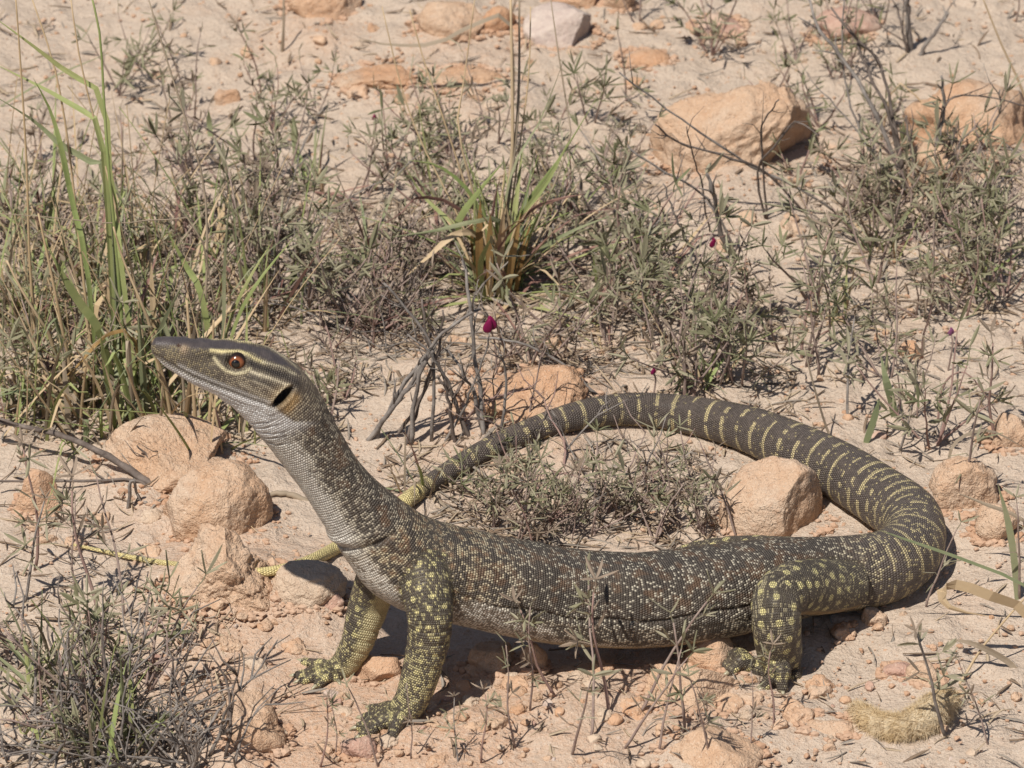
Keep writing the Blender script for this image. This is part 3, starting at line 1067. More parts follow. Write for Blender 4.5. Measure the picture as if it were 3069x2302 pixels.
# legs
lg = lid > 0
fore0 = ((lid == 1) | (lid == 2))
cd2, cr2 = cells(smm + 40 * lid, amm, 8.8, 12)
lix = np.where(lg & ~isdig)[0]
np.random.RandomState(4).shuffle(lix)
picks = []
for i_ in lix[:9000]:
    p_ = V[i_]
    if not picks or np.min(np.sum((np.array(picks) - p_) ** 2, 1)) > (.0078 if lid[i_] > 2 else .0072) ** 2:
        picks.append(p_)
kp = kdtree.KDTree(len(picks))
for i_, p_ in enumerate(picks):
    kp.insert(p_, i_)
kp.balance()
cd3 = np.full(nv, 9.0)
for i_ in lix:
    cd3[i_] = kp.find(V[i_])[2] * 1000
spot = np.where(isdig, sstep(2.5, 1.8, cd2) * (cr2 > .12), sstep(2.7, 2.0, cd3 + .35 * n_hi + fore0 * .7))
leg_dark = np.array([.066, .054, .042])
blend(dark, leg_dark, lg.astype(float))
hipf = np.where(lid == 3, sstep(.2, 1.5, qq), 1.0)
hipf = np.where(isdig, 1.0, hipf)
pl = .19 + .12 * n_hi + .84 * spot * hipf + .06 * (1 - hipf)
fore = ((lid == 1) | (lid == 2))
pl = np.where(fore, pl + sstep(.35, .8, qq / 6) * (.26 + .22 * n_hi), pl)
pat = np.where(lg, pl, pat)
blend(light, (.44, .38, .24), lg.astype(float))
blend(light, (.72, .64, .30), lg * np.maximum(spot, fore * .6))
# inside of the far arm and undersides: pale
inn = ((lid == 2) & (NR[:, 1] < .3)) * sstep(-.75, -.2, -NR[:, 0] * -1 + 0) * sstep(5.4, 4.4, qq) * (~isdig)
inn = ((lid == 2) & ~isdig) * sstep(-.35, .25, NR[:, 0]) * sstep(5.2, 4.4, qq) * sstep(.4, -.1, NR[:, 1])
pat = pat * (1 - inn) + inn * .93
blend(light, (.54, .47, .27), inn)
blend(dark, (.33, .28, .15), inn)
und = ((lid == 3) | (lid == 1)) * sstep(-.45, -.75, NR[:, 2]) * (~isdig)
blend(light, (.50, .38, .20), und)
blend(dark, (.32, .22, .11), und)
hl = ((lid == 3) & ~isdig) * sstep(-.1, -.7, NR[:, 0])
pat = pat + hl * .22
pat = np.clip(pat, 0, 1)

# scale size: small on the head, rows on the trunk
su = np.where(lid > 0, 1.45, 1.55)
suv = np.stack([(smm + .55 * n_lo + .12 * n_hi) / su, (amm + .7 * n_lo + .15 * n_hi) / np.where(lid > 0, 1.35, 1.42), lid * 7.0], 1)
hs = sstep(7.5, 6.9, qq) * head
fl = hs > .5
suv[fl] = np.stack([(hx[fl] * .2085 + .35 * n_hi[fl] + hy[fl] * .06) / 1.45, (hy[fl] * .2085 + .35 * n_lo[fl] - hx[fl] * .05) / 1.45, np.full(fl.sum(), 3.0)], 1)
rel = np.where(head & (qq < 7.2), .95 - .7 * top, 1.0)

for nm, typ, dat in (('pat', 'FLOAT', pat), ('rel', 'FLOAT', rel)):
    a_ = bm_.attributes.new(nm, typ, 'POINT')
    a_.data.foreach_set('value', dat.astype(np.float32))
for nm, dat in (('suv', suv), ('dcol', dark), ('lcol', light)):
    a_ = bm_.attributes.new(nm, 'FLOAT_VECTOR', 'POINT')
    a_.data.foreach_set('vector', dat.astype(np.float32).ravel())
bm_.polygons.foreach_set('use_smooth', np.ones(len(bm_.polygons), bool))


def scale_mat():
    m, nt, b = base_mat('lizard_scales', .48, .45)
    A = lambda n, o: N(nt, 'ShaderNodeAttribute', attribute_name=n).outputs[o]
    sp = N(nt, 'ShaderNodeSeparateXYZ')
    nt.links.new(A('suv', 'Vector'), sp.inputs[0])
    u, v = sp.outputs[0], sp.outputs[1]
    row = mth(nt, 'FLOOR', u)
    v2 = mth(nt, 'ADD', v, mth(nt, 'MULTIPLY', mth(nt, 'MODULO', mth(nt, 'ABSOLUTE', row), 2.0), .5))
    colm = mth(nt, 'FLOOR', v2)
    fu = mth(nt, 'SUBTRACT', mth(nt, 'FRACT', u), .5)
    fv = mth(nt, 'SUBTRACT', mth(nt, 'FRACT', v2), .5)
    r2 = mth(nt, 'ADD', mth(nt, 'MULTIPLY', fu, fu), mth(nt, 'MULTIPLY', fv, fv))
    hgt = mth(nt, 'SUBTRACT', 1.0, mth(nt, 'MULTIPLY', r2, 3.9), clamp=True)
    cb = N(nt, 'ShaderNodeCombineXYZ')
    nt.links.new(row, cb.inputs[0])
    nt.links.new(colm, cb.inputs[1])
    nt.links.new(sp.outputs[2], cb.inputs[2])
    wn = N(nt, 'ShaderNodeTexWhiteNoise', noise_dimensions='3D')
    nt.links.new(cb.outputs[0], wn.inputs[0])
    f = mth(nt, 'MULTIPLY_ADD', mth(nt, 'SUBTRACT', A('pat', 'Fac'), wn.outputs[0]), 9.0, .5, clamp=True)
    # a light scale shows its colour on its crown, the skin between scales stays dark
    crown = ramp(nt, [(.05, (.15, .15, .15)), (.5, (1, 1, 1))], hgt)
    f = mth(nt, 'MULTIPLY', f, crown)
    c = mixc(nt, f, A('dcol', 'Vector'), A('lcol', 'Vector'))
    var = mth(nt, 'MULTIPLY_ADD', wn.outputs[0], .5, .75)
    c = mixc(nt, 1.0, c, var, 'MULTIPLY')
    tcn = N(nt, 'ShaderNodeTexCoord').outputs['Object']
    dust = ramp(nt, [(.48, (0, 0, 0)), (.75, (.15, .15, .15))], ntex(nt, tcn, 70, 5, .7))
    c = mixc(nt, dust, c, (.36, .28, .21))
    nt.links.new(c, b.inputs['Base Color'])
    bp = N(nt, 'ShaderNodeBump')
    bp.inputs['Distance'].default_value = .0010
    nt.links.new(mth(nt, 'MULTIPLY', A('rel', 'Fac'), .75), bp.inputs['Strength'])
    nt.links.new(hgt, bp.inputs['Height'])
    nt.links.new(bp.outputs[0], b.inputs['Normal'])
    return m


M['scales'] = scale_mat()
bm_.materials.clear()
bm_.materials.append(M['scales'])
bm_.name = 'body'
liz = bpy.data.objects.new('monitor_lizard', None)
COL.objects.link(liz)
lp = G(1500, 1990)
liz.location = lp
tag(liz, 'dark speckled monitor lizard with raised head and yellow banded tail curled round behind it', 'lizard')
body = link('body', bm_, liz, -lp)

# eyes, set in the sockets
eye_m, nt_, b_ = base_mat('amber_iris', .12, .6)
tc_ = N(nt_, 'ShaderNodeTexCoord').outputs['Object']
sx_ = N(nt_, 'ShaderNodeSeparateXYZ')
nt_.links.new(tc_, sx_.inputs[0])
rr_ = mth(nt_, 'SQRT', mth(nt_, 'ADD', mth(nt_, 'POWER', sx_.outputs[0], 2.0), mth(nt_, 'POWER', sx_.outputs[2], 2.0)))
nt_.links.new(ramp(nt_, [(.0, (.13, .042, .016)), (.45, (.27, .095, .036)), (.72, (.22, .07, .028)), (.9, (.02, .012, .01))], mth(nt_, 'MULTIPLY', rr_, 1.05)), b_.inputs['Base Color'])
pup_m, _, pb_ = base_mat('black_pupil', .06, .8)
pb_.inputs['Base Color'].default_value = (.004, .003, .003, 1)
hsel = head & (np.hypot(hx - EYE[0], hy - EYE[1]) < 30) & (NR[:, 1] < 0)
ev = V2[hsel].mean(0)
ER = 28.5 * kpx(ev)
iv, if_ = ico(4)
for sg in (-1, 1):
    w_ = (YH - ev[1]) + ER * .10
    ec = np.array([ev[0], YH + sg * (w_ - ER * .62), ev[2]])
    b = MB()
    b.add(iv * np.array([1.08, 1.0, .98]), if_)
    e = link('eye', b.mesh('eye', eye_m), liz, ec - lp, None, ER)
    b = MB()
    b.add(iv * np.array([.50, .30, .50]) + np.array([-.08, sg * .80, .04]), if_)
    pu = link('pupil', b.mesh('pupil', pup_m), e)
# claws at the ends of the digits
claw_m, _, cb_ = base_mat('pale_claw', .35, .5)
cb_.inputs['Base Color'].default_value = (.34, .31, .21, 1)
for c in claws:
    b = MB()
    t, p = c.T[-1], c.c[-1]
    t = np.array([t[0], t[1], 0]) / (np.hypot(t[0], t[1]) + 1e-9)
    r = c.rh[-1]
    pts = [p - t * .001, p + t * .0018 + [0, 0, .0006], p + t * .0038 + [0, 0, .0001], p + t * .0054 - [0, 0, .0014]]
    b.tube([q_ - lp for q_ in pts], [r * .55, r * .42, r * .27, r * .05], 7)
    link('claw', b.mesh('claw', claw_m), liz)

# ------------------------------------------------------------------ plants
R = random.Random(11)
liz_xy = np.concatenate([axial.c[(axial.q > 13) | (axial.q > 20)][:, :2]] + [c.c[:, :2] for c in chains[1:]])
liz_r = np.concatenate([axial.rw[(axial.q > 13) | (axial.q > 20)]] + [c.rw for c in chains[1:]])


def clear_of_lizard(p, m=.004):
    return np.min(np.hypot(liz_xy[:, 0] - p[0], liz_xy[:, 1] - p[1]) - liz_r) > m


# ---- palmate leaves of the low herbs: a stalk and narrow leaflets
def leaf_mesh(n, L, w, lp_, spread, rnd_, mat):
    b = MB()
    tip = np.array([rnd_.uniform(-.15, .15) * lp_, rnd_.uniform(-.15, .15) * lp_, lp_])
    b.tube([(0, 0, 0), tip * .5 + [lp_ * .06, 0, 0], tip], [.00042, .00036, .0003], 4)
    for i in range(n):
        az = 2 * PI * i / n + rnd_.uniform(-.25, .25)
        el = spread + rnd_.uniform(-.4, .35)
        l = L * rnd_.uniform(.75, 1.15)
        d = np.array([math.cos(az) * math.sin(el), math.sin(az) * math.sin(el), math.cos(el)])
        bend = np.array([0, 0, rnd_.uniform(-.35, .12)]) * l
        pts = [tip + d * l * t + bend * t * t for t in (0, .22, .5, .78, 1)]
        sd_ = np.cross(d, [0, 0, 1])
        if np.linalg.norm(sd_) < .05:
            sd_ = np.array([1., 0, 0])
        tw = rnd_.uniform(-.6, .6)
        sd_ = sd_ / np.linalg.norm(sd_)
        sd_ = sd_ * math.cos(tw) + np.cross(d, sd_) * math.sin(tw)
        ww = w * rnd_.uniform(.8, 1.2)
        b.ribbon(pts, [ww * .3, ww * .85, ww, ww * .75, ww * .12], sd_, rnd_.uniform(.25, .8))
    return b.mesh('leaf', mat, False)


LEAF = {}
for key, mat, cnt in (('g', M['herb'], 14), ('d', M['herb_dry'], 9), ('o', M['herb_dark'], 8)):
    LEAF[key] = [leaf_mesh(R.choice([1, 2, 2, 3, 4, 5, 6]), R.uniform(.010, .0175), R.uniform(.0014, .0025), R.uniform(.003, .012), R.uniform(.4, 1.15), R, mat) for _ in range(cnt)]


def rot_to(d, roll):
    q = Vector(d).to_track_quat('Z', 'Y')
    return (q.to_matrix() @ Matrix.Rotation(roll, 3, 'Z')).to_euler()


def herb_proto(kind, seed):
    """list of (stem mesh, [(leaf mesh, location, rotation, scale)])"""
    r = random.Random(seed)
    nst = {'bush': r.randint(3, 5), 'sprig': 1, 'dry': r.randint(3, 5), 'tuft': r.randint(2, 3)}[kind]
    lo, hi = {'bush': (.045, .080), 'sprig': (.055, .085), 'dry': (.026, .052), 'tuft': (.018, .035)}[kind]
    stems, leaves = [], []
    for i in range(nst):
        L = r.uniform(lo, hi)
        az = r.uniform(0, 2 * PI)
        lean = {'bush': r.uniform(.25, .9), 'sprig': r.uniform(.05, .3), 'dry': r.uniform(.2, 1.0), 'tuft': r.uniform(.3, .9)}[kind]
        d = np.array([math.cos(az) * math.sin(lean), math.sin(az) * math.sin(lean), math.cos(lean)])
        pts, p = [], np.array([r.uniform(-.003, .003), r.uniform(-.003, .003), -.004])
        n = 8
        for k in range(n):
            pts.append(p.copy())
            d = d + np.array([r.uniform(-.13, .13), r.uniform(-.13, .13), r.uniform(-.02, .10)])
            d /= np.linalg.norm(d)
            p = p + d * L / (n - 1)
        r0 = r.uniform(.0007, .0010)
        b = MB()
        b.tube(pts, [r0 * (1 - .55 * k / (n - 1)) for k in range(n)], 5)
        stems.append(b)
        nl = {'bush': r.randint(4, 7), 'sprig': r.randint(4, 7), 'dry': r.randint(2, 5), 'tuft': r.randint(3, 5)}[kind]
        for j in range(nl):
            t = 1.0 if j == 0 else r.uniform(.3 if kind != 'dry' else .5, .95)
            f = t * (n - 1)
            k = min(int(f), n - 2)
            q = pts[k] * (1 - f + k) + pts[k + 1] * (f - k)
            if j == 0:
                dd = d
            else:
                a2 = r.uniform(0, 2 * PI)
                dd = np.array([math.cos(a2), math.sin(a2), r.uniform(.2, 1.1)])
            key = {'bush': r.choice('ggggo'), 'sprig': r.choice('gggd'), 'dry': r.choice('gddd'), 'tuft': r.choice('ggo')}[kind]
            sc = r.uniform(.65, 1.1) * {'bush': 1.0, 'sprig': .82, 'dry': .72, 'tuft': .9}[kind]
            leaves.append((r.choice(LEAF[key]), tuple(q), rot_to(dd, r.uniform(0, 6)), sc))
    smat = M['stem_red'] if r.random() < .25 else (M['stem'] if r.random() < .75 else M['twig'])
    return [b.mesh('stem', smat) for b in stems], leaves


PROTO = {k: [herb_proto(k, 50 * i + j) for j in range(9)] for i, k in enumerate(('bush', 'sprig', 'dry', 'tuft'))}


def put_herb(px, py, kind, label, group, sc=1.0, lean=(0, 0), force=False, name='low_herb'):
    p = G(px, py)
    if not force and not clear_of_lizard(p):
        return None
    stems, leaves = R.choice(PROTO[kind])
    o = bpy.data.objects.new(name, None)
    COL.objects.link(o)
    o.location = p
    o.rotation_euler = (lean[0] + R.uniform(-.12, .12), lean[1] + R.uniform(-.12, .12), R.uniform(0, 2 * PI))
    o.scale = (sc, sc, sc)
    tag(o, label, 'herb', group)
    for me in stems:
        link('stem', me, o)
    for (me, loc, rot, s) in leaves:
        link('leaf', me, o, loc, rot, s)
    return o


ADJ = {'bush': 'many stemmed leafy', 'dry': 'thin half withered', 'tuft': 'tiny short', 'sprig': 'upright single stemmed'}


CLEAR = [(1330, 840, 1650, 1040), (1340, 1120, 1820, 1340), (2020, 560, 2420, 760), (1180, 1400, 1450, 1600), (1560, 40, 1800, 260)]


def scatter(n, box, kinds, label, group, sc=(.85, 1.25), hot=None):
    x0, y0, x1, y1 = box
    k = 0
    while k < n:
        if hot and R.random() < .33:
            hx_, hy_, hr_ = R.choice(hot)
            px, py = R.gauss(hx_, hr_), R.gauss(hy_, hr_ * .7)
        else:
            px, py = R.uniform(x0, x1), R.uniform(y0, y1)
        if any(ax0 < px < ax1 and ay0 < py < ay1 for ax0, ay0, ax1, ay1 in CLEAR):
            k += .4
            continue
        kd_ = R.choice(kinds)
        put_herb(px, py, kd_, ADJ[kd_] + ' ' + label, group, R.uniform(*sc))
        k += 1


scatter(50, (0, 440, 1050, 1290), ['bush', 'dry', 'dry', 'tuft'], 'grey green herb among the grass ahead of the raised head', 'herbs among the grass ahead of the head',
        hot=[(250, 700, 120), (600, 620, 130), (850, 640, 110), (450, 900, 150), (900, 900, 90), (150, 1000, 120)])
scatter(46, (1050, 500, 2000, 1100), ['bush', 'dry', 'dry', 'tuft'], 'grey green herb round the grass tuft with brown leaf sheaths', 'herbs round the brown sheathed grass tuft',
        hot=[(1120, 800, 110), (1750, 850, 130), (1900, 880, 90), (1250, 930, 80), (1650, 1000, 120), (1350, 660, 100)])
scatter(15, (1980, 900, 2360, 1185), ['bush', 'sprig', 'dry'], 'herb in the reddish stemmed clump behind the tail arch', 'herbs in the clump behind the tail arch',
        hot=[(2130, 1120, 70), (2220, 1080, 70), (2080, 1000, 60)])
scatter(28, (2380, 480, 3060, 950), ['bush', 'dry', 'tuft', 'dry'], 'dusty green herb under the grey woody shrub by the cracked rock', 'herbs under the grey shrub by the cracked rock',
        hot=[(2560, 700, 70), (2750, 720, 90), (2920, 740, 90), (2680, 880, 70)])
scatter(30, (1280, 1440, 2150, 1655), ['dry', 'dry', 'bush', 'sprig'], 'herb growing inside the loop between body and tail', 'withered herbs inside the tail loop', sc=(.55, .95),
        hot=[(1680, 1570, 100), (1900, 1560, 100), (1540, 1600, 50), (2060, 1550, 50)])
scatter(14, (2360, 930, 3040, 1360), ['sprig', 'bush', 'sprig'], 'herb on the open pale sand beyond the bend of the tail', 'single herbs on the open sand beyond the tail')
scatter(15, (0, 1900, 430, 2290), ['bush', 'tuft', 'dry'], 'grey leaved herb in the dead twig shrub nearest the front feet', 'herbs in the dead twig shrub')
scatter(10, (340, 190, 1060, 480), ['sprig', 'tuft', 'bush'], 'herb scattered on pale sand beyond the grass and thicket', 'scattered herbs on pale sand beyond the thicket', sc=(.7, 1))
scatter(14, (1850, 60, 3050, 400), ['sprig', 'tuft', 'bush'], 'herb growing near the large pale boulder and quartz', 'herbs near the pale boulder and quartz', sc=(.7, 1))
scatter(10, (1150, 330, 1900, 560), ['bush', 'tuft', 'sprig'], 'herb on the sand between the grass tuft and the quartz', 'thin herbs between grass tuft and quartz', sc=(.7, 1))
for (px, py, sc) in [(1665, 2075, 1.0), (1770, 2215, 1.25), (1850, 2150, 1.25), (1925, 2140, 1.25), (2035, 2190, 1.2), (1600, 2120, .9), (1990, 2250, 1.0), (2330, 2180, .75), (2120, 2290, .9),
                     (1720, 2270, 1.1), (1540, 2250, .9), (1430, 2280, .7), (1880, 2245, 1.1), (2240, 2240, .6)]:
    put_herb(px, py, 'sprig', 'slender grey sprig standing in front of the belly of the lizard', 'slender sprigs in front of the belly', sc, (R.uniform(-.1, .1), R.uniform(-.2, .1)), True, 'slender_sprig')
for (px, py, sc) in [(1230, 2265, .6), (1010, 2260, .55), (1130, 2300, .8), (950, 2300, .7), (1370, 2300, .7)]:
    put_herb(px, py, 'sprig', 'thin sprig before the front feet of the lizard', 'thin sprigs before the front feet', sc, (0, 0), True, 'slender_sprig')
for (px, py, sc) in [(120, 1700, 1.2), (330, 1880, 1.35), (60, 1820, 1.2), (370, 1840, 1.2), (230, 1760, 1.0)]:
    put_herb(px, py, 'sprig', 'tall sprig by the thin yellow tip of the tail', 'tall sprigs by the tail tip', sc, (R.uniform(-.15, .15), R.uniform(-.2, .2)), True, 'slender_sprig')
for (px, py, sc, lb) in [(2895, 1500, 1.25, 'tall leafy sprig between the tail bend and the orange slab'), (2690, 1270, 1.0, 'leafy sprig with a broad blade just above the tail'),
                         (2860, 2200, 1.45, 'tall leaning sprig beside the furry tuft'), (2960, 2230, .8, 'short bare sprig near the furry tuft'), (2780, 1830, .9, 'sprig standing in front of the tail bend'),
                         (2210, 1620, 1.0, 'sprig rising beside the big orange block in the tail loop'), (3040, 1800, 1.0, 'sprig leaning over the sand behind the dry curled blade')]:
    put_herb(px, py, 'sprig', lb, None, sc, (R.uniform(-.1, .1), R.uniform(-.15, .1)), True, 'slender_sprig')


# ---- things drawn by hand from photo points: every stroke runs from its root (last point, on the soil) to its tip (first point)
def stroke(pts, lean=0.0, root=None):
    """photo points, tip first; the root stands on the soil, the stroke leans away from the camera by `lean` metres at the tip"""
    rx, ry = pts[-1] if root is None else root
    g = G(rx, ry)
    n = len(pts)
    out = []
    for i, (x, y) in enumerate(pts):
        f = 1 - i / (n - 1)
        if root is None and i == n - 1:
            out.append(g - np.array([0, 0, .003]))
            continue
        out.append(at_y(x, y, g[1] + lean * f + .004 * math.sin(i * 2.1 + x)))
    out = out[::-1]
    for p in out[1:]:
        p[2] = max(p[2], (Hq(p[0], p[1])) + .0012)
    return np.array(out), g


def blade_obj(parent, pts, wpx, mat, lean=0.0, name='blade', flat=True, org=None, n_loop=None):
    P_, g = stroke(pts, lean)
    o_ = np.array(org if org is not None else parent.location)
    n = 12
    C = catmull(P_, n)
    k = K0
    b = MB()
    if flat:
        t = np.linspace(0, 1, n)
        wv = wpx * k * np.minimum(1, .55 + t * 2) * np.clip((1 - t) * 2.6, .06, 1)
        tt_ = C[-1] - C[0] if n_loop is None else np.array([1., 0, .2])
        sd_ = np.cross(tt_ / np.linalg.norm(tt_), [R.uniform(-.5, .5), .87, -.5 + R.uniform(-.3, .3)])
        b.ribbon(C - o_, wv, sd_, R.uniform(.1, .5) if wpx < 25 else .12)
        return link(name, b.mesh(name, mat, False), parent)
    else:
        t = np.linspace(0, 1, n)
        b.tube(C - o_, wpx * k / 2 * (1 - .55 * t), 6)
    return link(name, b.mesh(name, mat), parent)


def plant_root(name, px, py, label, cat, group=None):
    o = bpy.data.objects.new(name, None)
    COL.objects.link(o)
    o.location = G(px, py)
    tag(o, label, cat, group)
    return o


def rand_blades(parent, n, L, wid, mats, spread=.6, arch=.5, rad=.008):
    for _ in range(n):
        az = R.uniform(0, 2 * PI)
        el = abs(R.gauss(0, spread))
        l = R.uniform(*L)
        d = np.array([math.cos(az) * math.sin(el), math.sin(az) * math.sin(el), math.cos(el)])
        hor = np.array([math.cos(az), math.sin(az), 0])
        ba = R.uniform(0, 2 * PI)
        br_ = rad * math.sqrt(R.random())
        p = np.array([math.cos(ba) * br_, math.sin(ba) * br_, -.005])
        dr = R.uniform(0, arch)
        m = 8
        pts = []
        for i in range(m):
            t = i / (m - 1)
            pts.append(p + d * l * t + (hor * .5 - np.array([0, 0, 1.0])) * dr * l * t * t * .6)
        if R.random() < .22:
            kk = R.randint(3, 6)
            for i in range(kk, m):
                pts[i] = pts[kk - 1] + (pts[i] - pts[kk - 1]) * np.array([1.2, 1.2, R.uniform(-.5, .3)])
        base_z = float(parent.location[2])
        for i in range(1, m):
            gx_, gy2 = pts[i][0] + parent.location[0], pts[i][1] + parent.location[1]
            pts[i][2] = max(pts[i][2], (Hq(gx_, gy2)) - base_z + .001)
        w = R.uniform(*wid)
        t = np.linspace(0, 1, m)
        b = MB()
        b.ribbon(pts, w * np.clip((1 - t) * 2.2, .06, 1), np.array([-math.sin(az) + R.uniform(-.4, .4), math.cos(az) + R.uniform(-.4, .4), 0]), R.uniform(.1, .6))
        link('blade', b.mesh('blade', R.choice(mats), False), parent)


g_, g2_, st_, s2_, sh_, rd_ = M['grass'], M['grass2'], M['straw'], M['straw2'], M['sheath'], M['reddry']
# tall tussock ahead of the snout
tus = plant_root('grass_tussock', 350, 1230, 'tall green and straw grass tussock just ahead of the snout', 'grass')
for pts, w, mt, ln, flat in [
        ([(-20, 50), (90, 130), (200, 215), (312, 312), (335, 700), (370, 1180)], 17, g_, .02, True),
        ([(-20, 190), (110, 255), (220, 320), (300, 400), (330, 800), (350, 1200)], 17, g_, .03, True),
        ([(-20, 285), (100, 360), (180, 430), (260, 480), (325, 560), (360, 1190)], 19, g2_, .02, True),
        ([(272, -20), (300, 110), (312, 310), (325, 500), (350, 760), (385, 1220)], 12, g_, .02, False),
        ([(90, -20), (160, 190), (200, 400), (235, 700), (290, 1200)], 9, st_, .03, False),
        ([(46, -20), (62, 200), (80, 500), (90, 800), (120, 1180)], 10, st_, .0, False),
        ([(440, -20), (500, 180), (560, 370), (612, 560), (620, 800), (600, 1150)], 9, s2_, .03, False),
        ([(210, -20), (240, 180), (300, 430), (350, 640), (410, 880), (450, 1210)], 9, st_, .02, False),
        ([(100, 235), (150, 330), (185, 450), (215, 600), (260, 800), (300, 1210)], 16, g_, .01, True),
        ([(350, 150), (150, 235), (-20, 320)], 6, g2_, 0, True),
        ([(318, 420), (345, 600), (365, 800), (420, 1230)], 15, g_, .02, True),
        ([(145, 740), (190, 830), (240, 910), (300, 1000), (350, 1190)], 27, g_, -.02, True),
        ([(20, 780), (60, 860), (120, 960), (150, 1010), (200, 1180)], 13, st_, -.01, False),
        ([(115, 640), (160, 850), (200, 1050), (240, 1240)], 13, st_, -.01, False),
        ([(340, 680), (370, 780), (420, 900), (455, 1000), (500, 1240)], 12, st_, .0, False),
        ([(300, 1000), (318, 1120), (345, 1290)], 17, g_, -.01, True),
        ([(385, 980), (396, 1060), (400, 1200)], 14, g2_, 0, True),
        ([(560, 830), (470, 1010), (415, 1220)], 13, g2_, 0, True),
        ([(455, 1040), (490, 1130), (520, 1290)], 13, st_, -.01, False),
        ([(375, 1090), (410, 1190), (450, 1300)], 13, st_, -.02, False),
        ([(560, 900), (575, 1100), (590, 1320)], 15, st_, 0, False),
        ([(530, 960), (545, 1100), (560, 1300)], 12, s2_, 0, False),
        ([(640, 960), (635, 1150), (620, 1330)], 14, st_, 0, False),
        ([(690, 560), (672, 800), (668, 1010), (640, 1200)], 12, g2_, .02, True),
        ([(500, 690), (560, 800), (605, 890), (650, 1150)], 19, g_, .01, True),
        ([(900, 690), (770, 850), (700, 990), (650, 1200)], 11, g_, .01, True),
        ([(820, 720), (750, 830), (690, 960), (640, 1150)], 10, g_, .01, True),
        ([(170, 1150), (230, 1100), (290, 1030), (330, 1000), (400, 1010), (440, 1220)], 12, M['sheath'], -.02, True),
        ([(-20, 640), (140, 650), (340, 670), (480, 660), (600, 700), (680, 1150)], 6, s2_, -.03, False)]:
    blade_obj(tus, pts, w, mt, ln, 'blade' if flat else 'culm', flat)
rand_blades(tus, 110, (.04, .13), (.0020, .0042), [g_, g_, g2_, st_, st_, s2_], .42, .7, .055)
for (px, py, lb, n) in [(110, 1230, 'low straw and green grass clump under the fallen grey branch', 46), (640, 1300, 'short straw clump right under the jaw of the lizard', 26), (180, 930, 'ragged green clump behind the tall tussock', 40),
                        (760, 930, 'short green clump behind the raised head', 26), (60, 700, 'dull green clump on the bare rim of the thicket', 26), (480, 1060, 'dense straw clump against the tall tussock', 34),
                        (20, 980, 'fine green clump behind the low straw clump', 34), (330, 840, 'fine leaved green clump in the leafy thicket', 30), (620, 760, 'sparse green clump at the back of the thicket', 20)]:
    t_ = plant_root('grass_clump', px, py, lb, 'grass')
    rand_blades(t_, int(n * 1.1), (.03, .10), (.0016, .0034), [g_, g2_, st_, s2_, s2_, st_, rd_], .55, .8, .03)
    rand_blades(t_, int(n * 1.1), (.05, .15), (.0009, .0020), [g_, g_, g2_, st_, st_, s2_], .45, .7, .045)

# tuft with brown sheaths behind the tail
tc2 = plant_root('grass_tuft', 1490, 870, 'grass tuft with brown leaf sheaths and tall straw culms, behind the tail', 'grass')
for pts, w, mt, ln, flat in [
        ([(1530, -20), (1535, 250), (1535, 460), (1515, 640), (1500, 850)], 17, st_, .03, False), ([(1556, -20), (1556, 220), (1547, 400), (1520, 640), (1500, 850)], 14, s2_, .04, False),
        ([(1590, 20), (1585, 220), (1560, 420), (1530, 640), (1500, 850)], 8, st_, .05, False), ([(1648, -20), (1675, 170), (1700, 330), (1705, 430), (1620, 650), (1510, 860)], 8, s2_, .06, False),
        ([(1425, -20), (1400, 170), (1385, 280), (1375, 400), (1450, 700), (1480, 850)], 8, st_, .04, False), ([(1228, 30), (1270, 180), (1320, 330), (1370, 480), (1440, 700), (1480, 850)], 8, st_, .05, False),
        ([(1145, 20), (1200, 250), (1260, 420), (1360, 620), (1470, 850)], 7, st_, .05, False),
        ([(1790, 290), (1680, 470), (1590, 590), (1530, 700), (1500, 850)], 11, g_, .03, True), ([(1690, 180), (1620, 360), (1540, 500), (1500, 700), (1495, 850)], 8, g2_, .03, True),
        ([(1225, 480), (1320, 500), (1410, 580), (1460, 700), (1480, 850)], 12, g_, .0, True), ([(1510, 485), (1430, 580), (1370, 680), (1440, 740), (1480, 860)], 22, g_, -.02, True),
        ([(1705, 420), (1650, 530), (1570, 640), (1520, 740), (1500, 860)], 18, g_, -.01, True), ([(1165, 712), (1300, 692), (1420, 665), (1500, 670), (1510, 860)], 14, g2_, -.04, True),
        ([(1205, 480), (1270, 590), (1370, 680), (1450, 760), (1485, 860)], 13, g_, .01, True), ([(1215, 830), (1290, 765), (1370, 700), (1440, 720), (1480, 860)], 20, st_, -.03, True),
        ([(1150, 672), (1200, 640), (1260, 590), (1390, 640), (1470, 860)], 14, rd_, -.02, True), ([(1755, 582), (1680, 595), (1590, 630), (1530, 720), (1500, 860)], 12, rd_, -.01, True),
        ([(1440, 600), (1436, 740), (1442, 880)], 24, sh_, -.01, True), ([(1470, 640), (1468, 760), (1470, 890)], 26, sh_, -.02, True), ([(1560, 640), (1535, 760), (1515, 890)], 24, sh_, -.01, True),
        ([(1590, 670), (1560, 780), (1540, 880)], 20, sh_, 0, True), ([(1410, 640), (1420, 760), (1440, 870)], 18, sh_, .0, True), ([(1510, 620), (1500, 740), (1495, 890)], 24, st_, -.02, True),
        ([(1480, 700), (1440, 790), (1455, 890)], 18, g_, -.03, True), ([(1320, 760), (1400, 780), (1470, 870)], 14, st_, -.03, True), ([(1850, 640), (1700, 700), (1580, 780), (1510, 870)], 12, g2_, -.02, True)]:
    blade_obj(tc2, pts, w, mt, ln, 'blade' if flat else 'culm', flat)
rand_blades(tc2, 95, (.05, .13), (.0016, .0036), [g_, g_, g2_, st_, st_, rd_], .8, .6, .016)
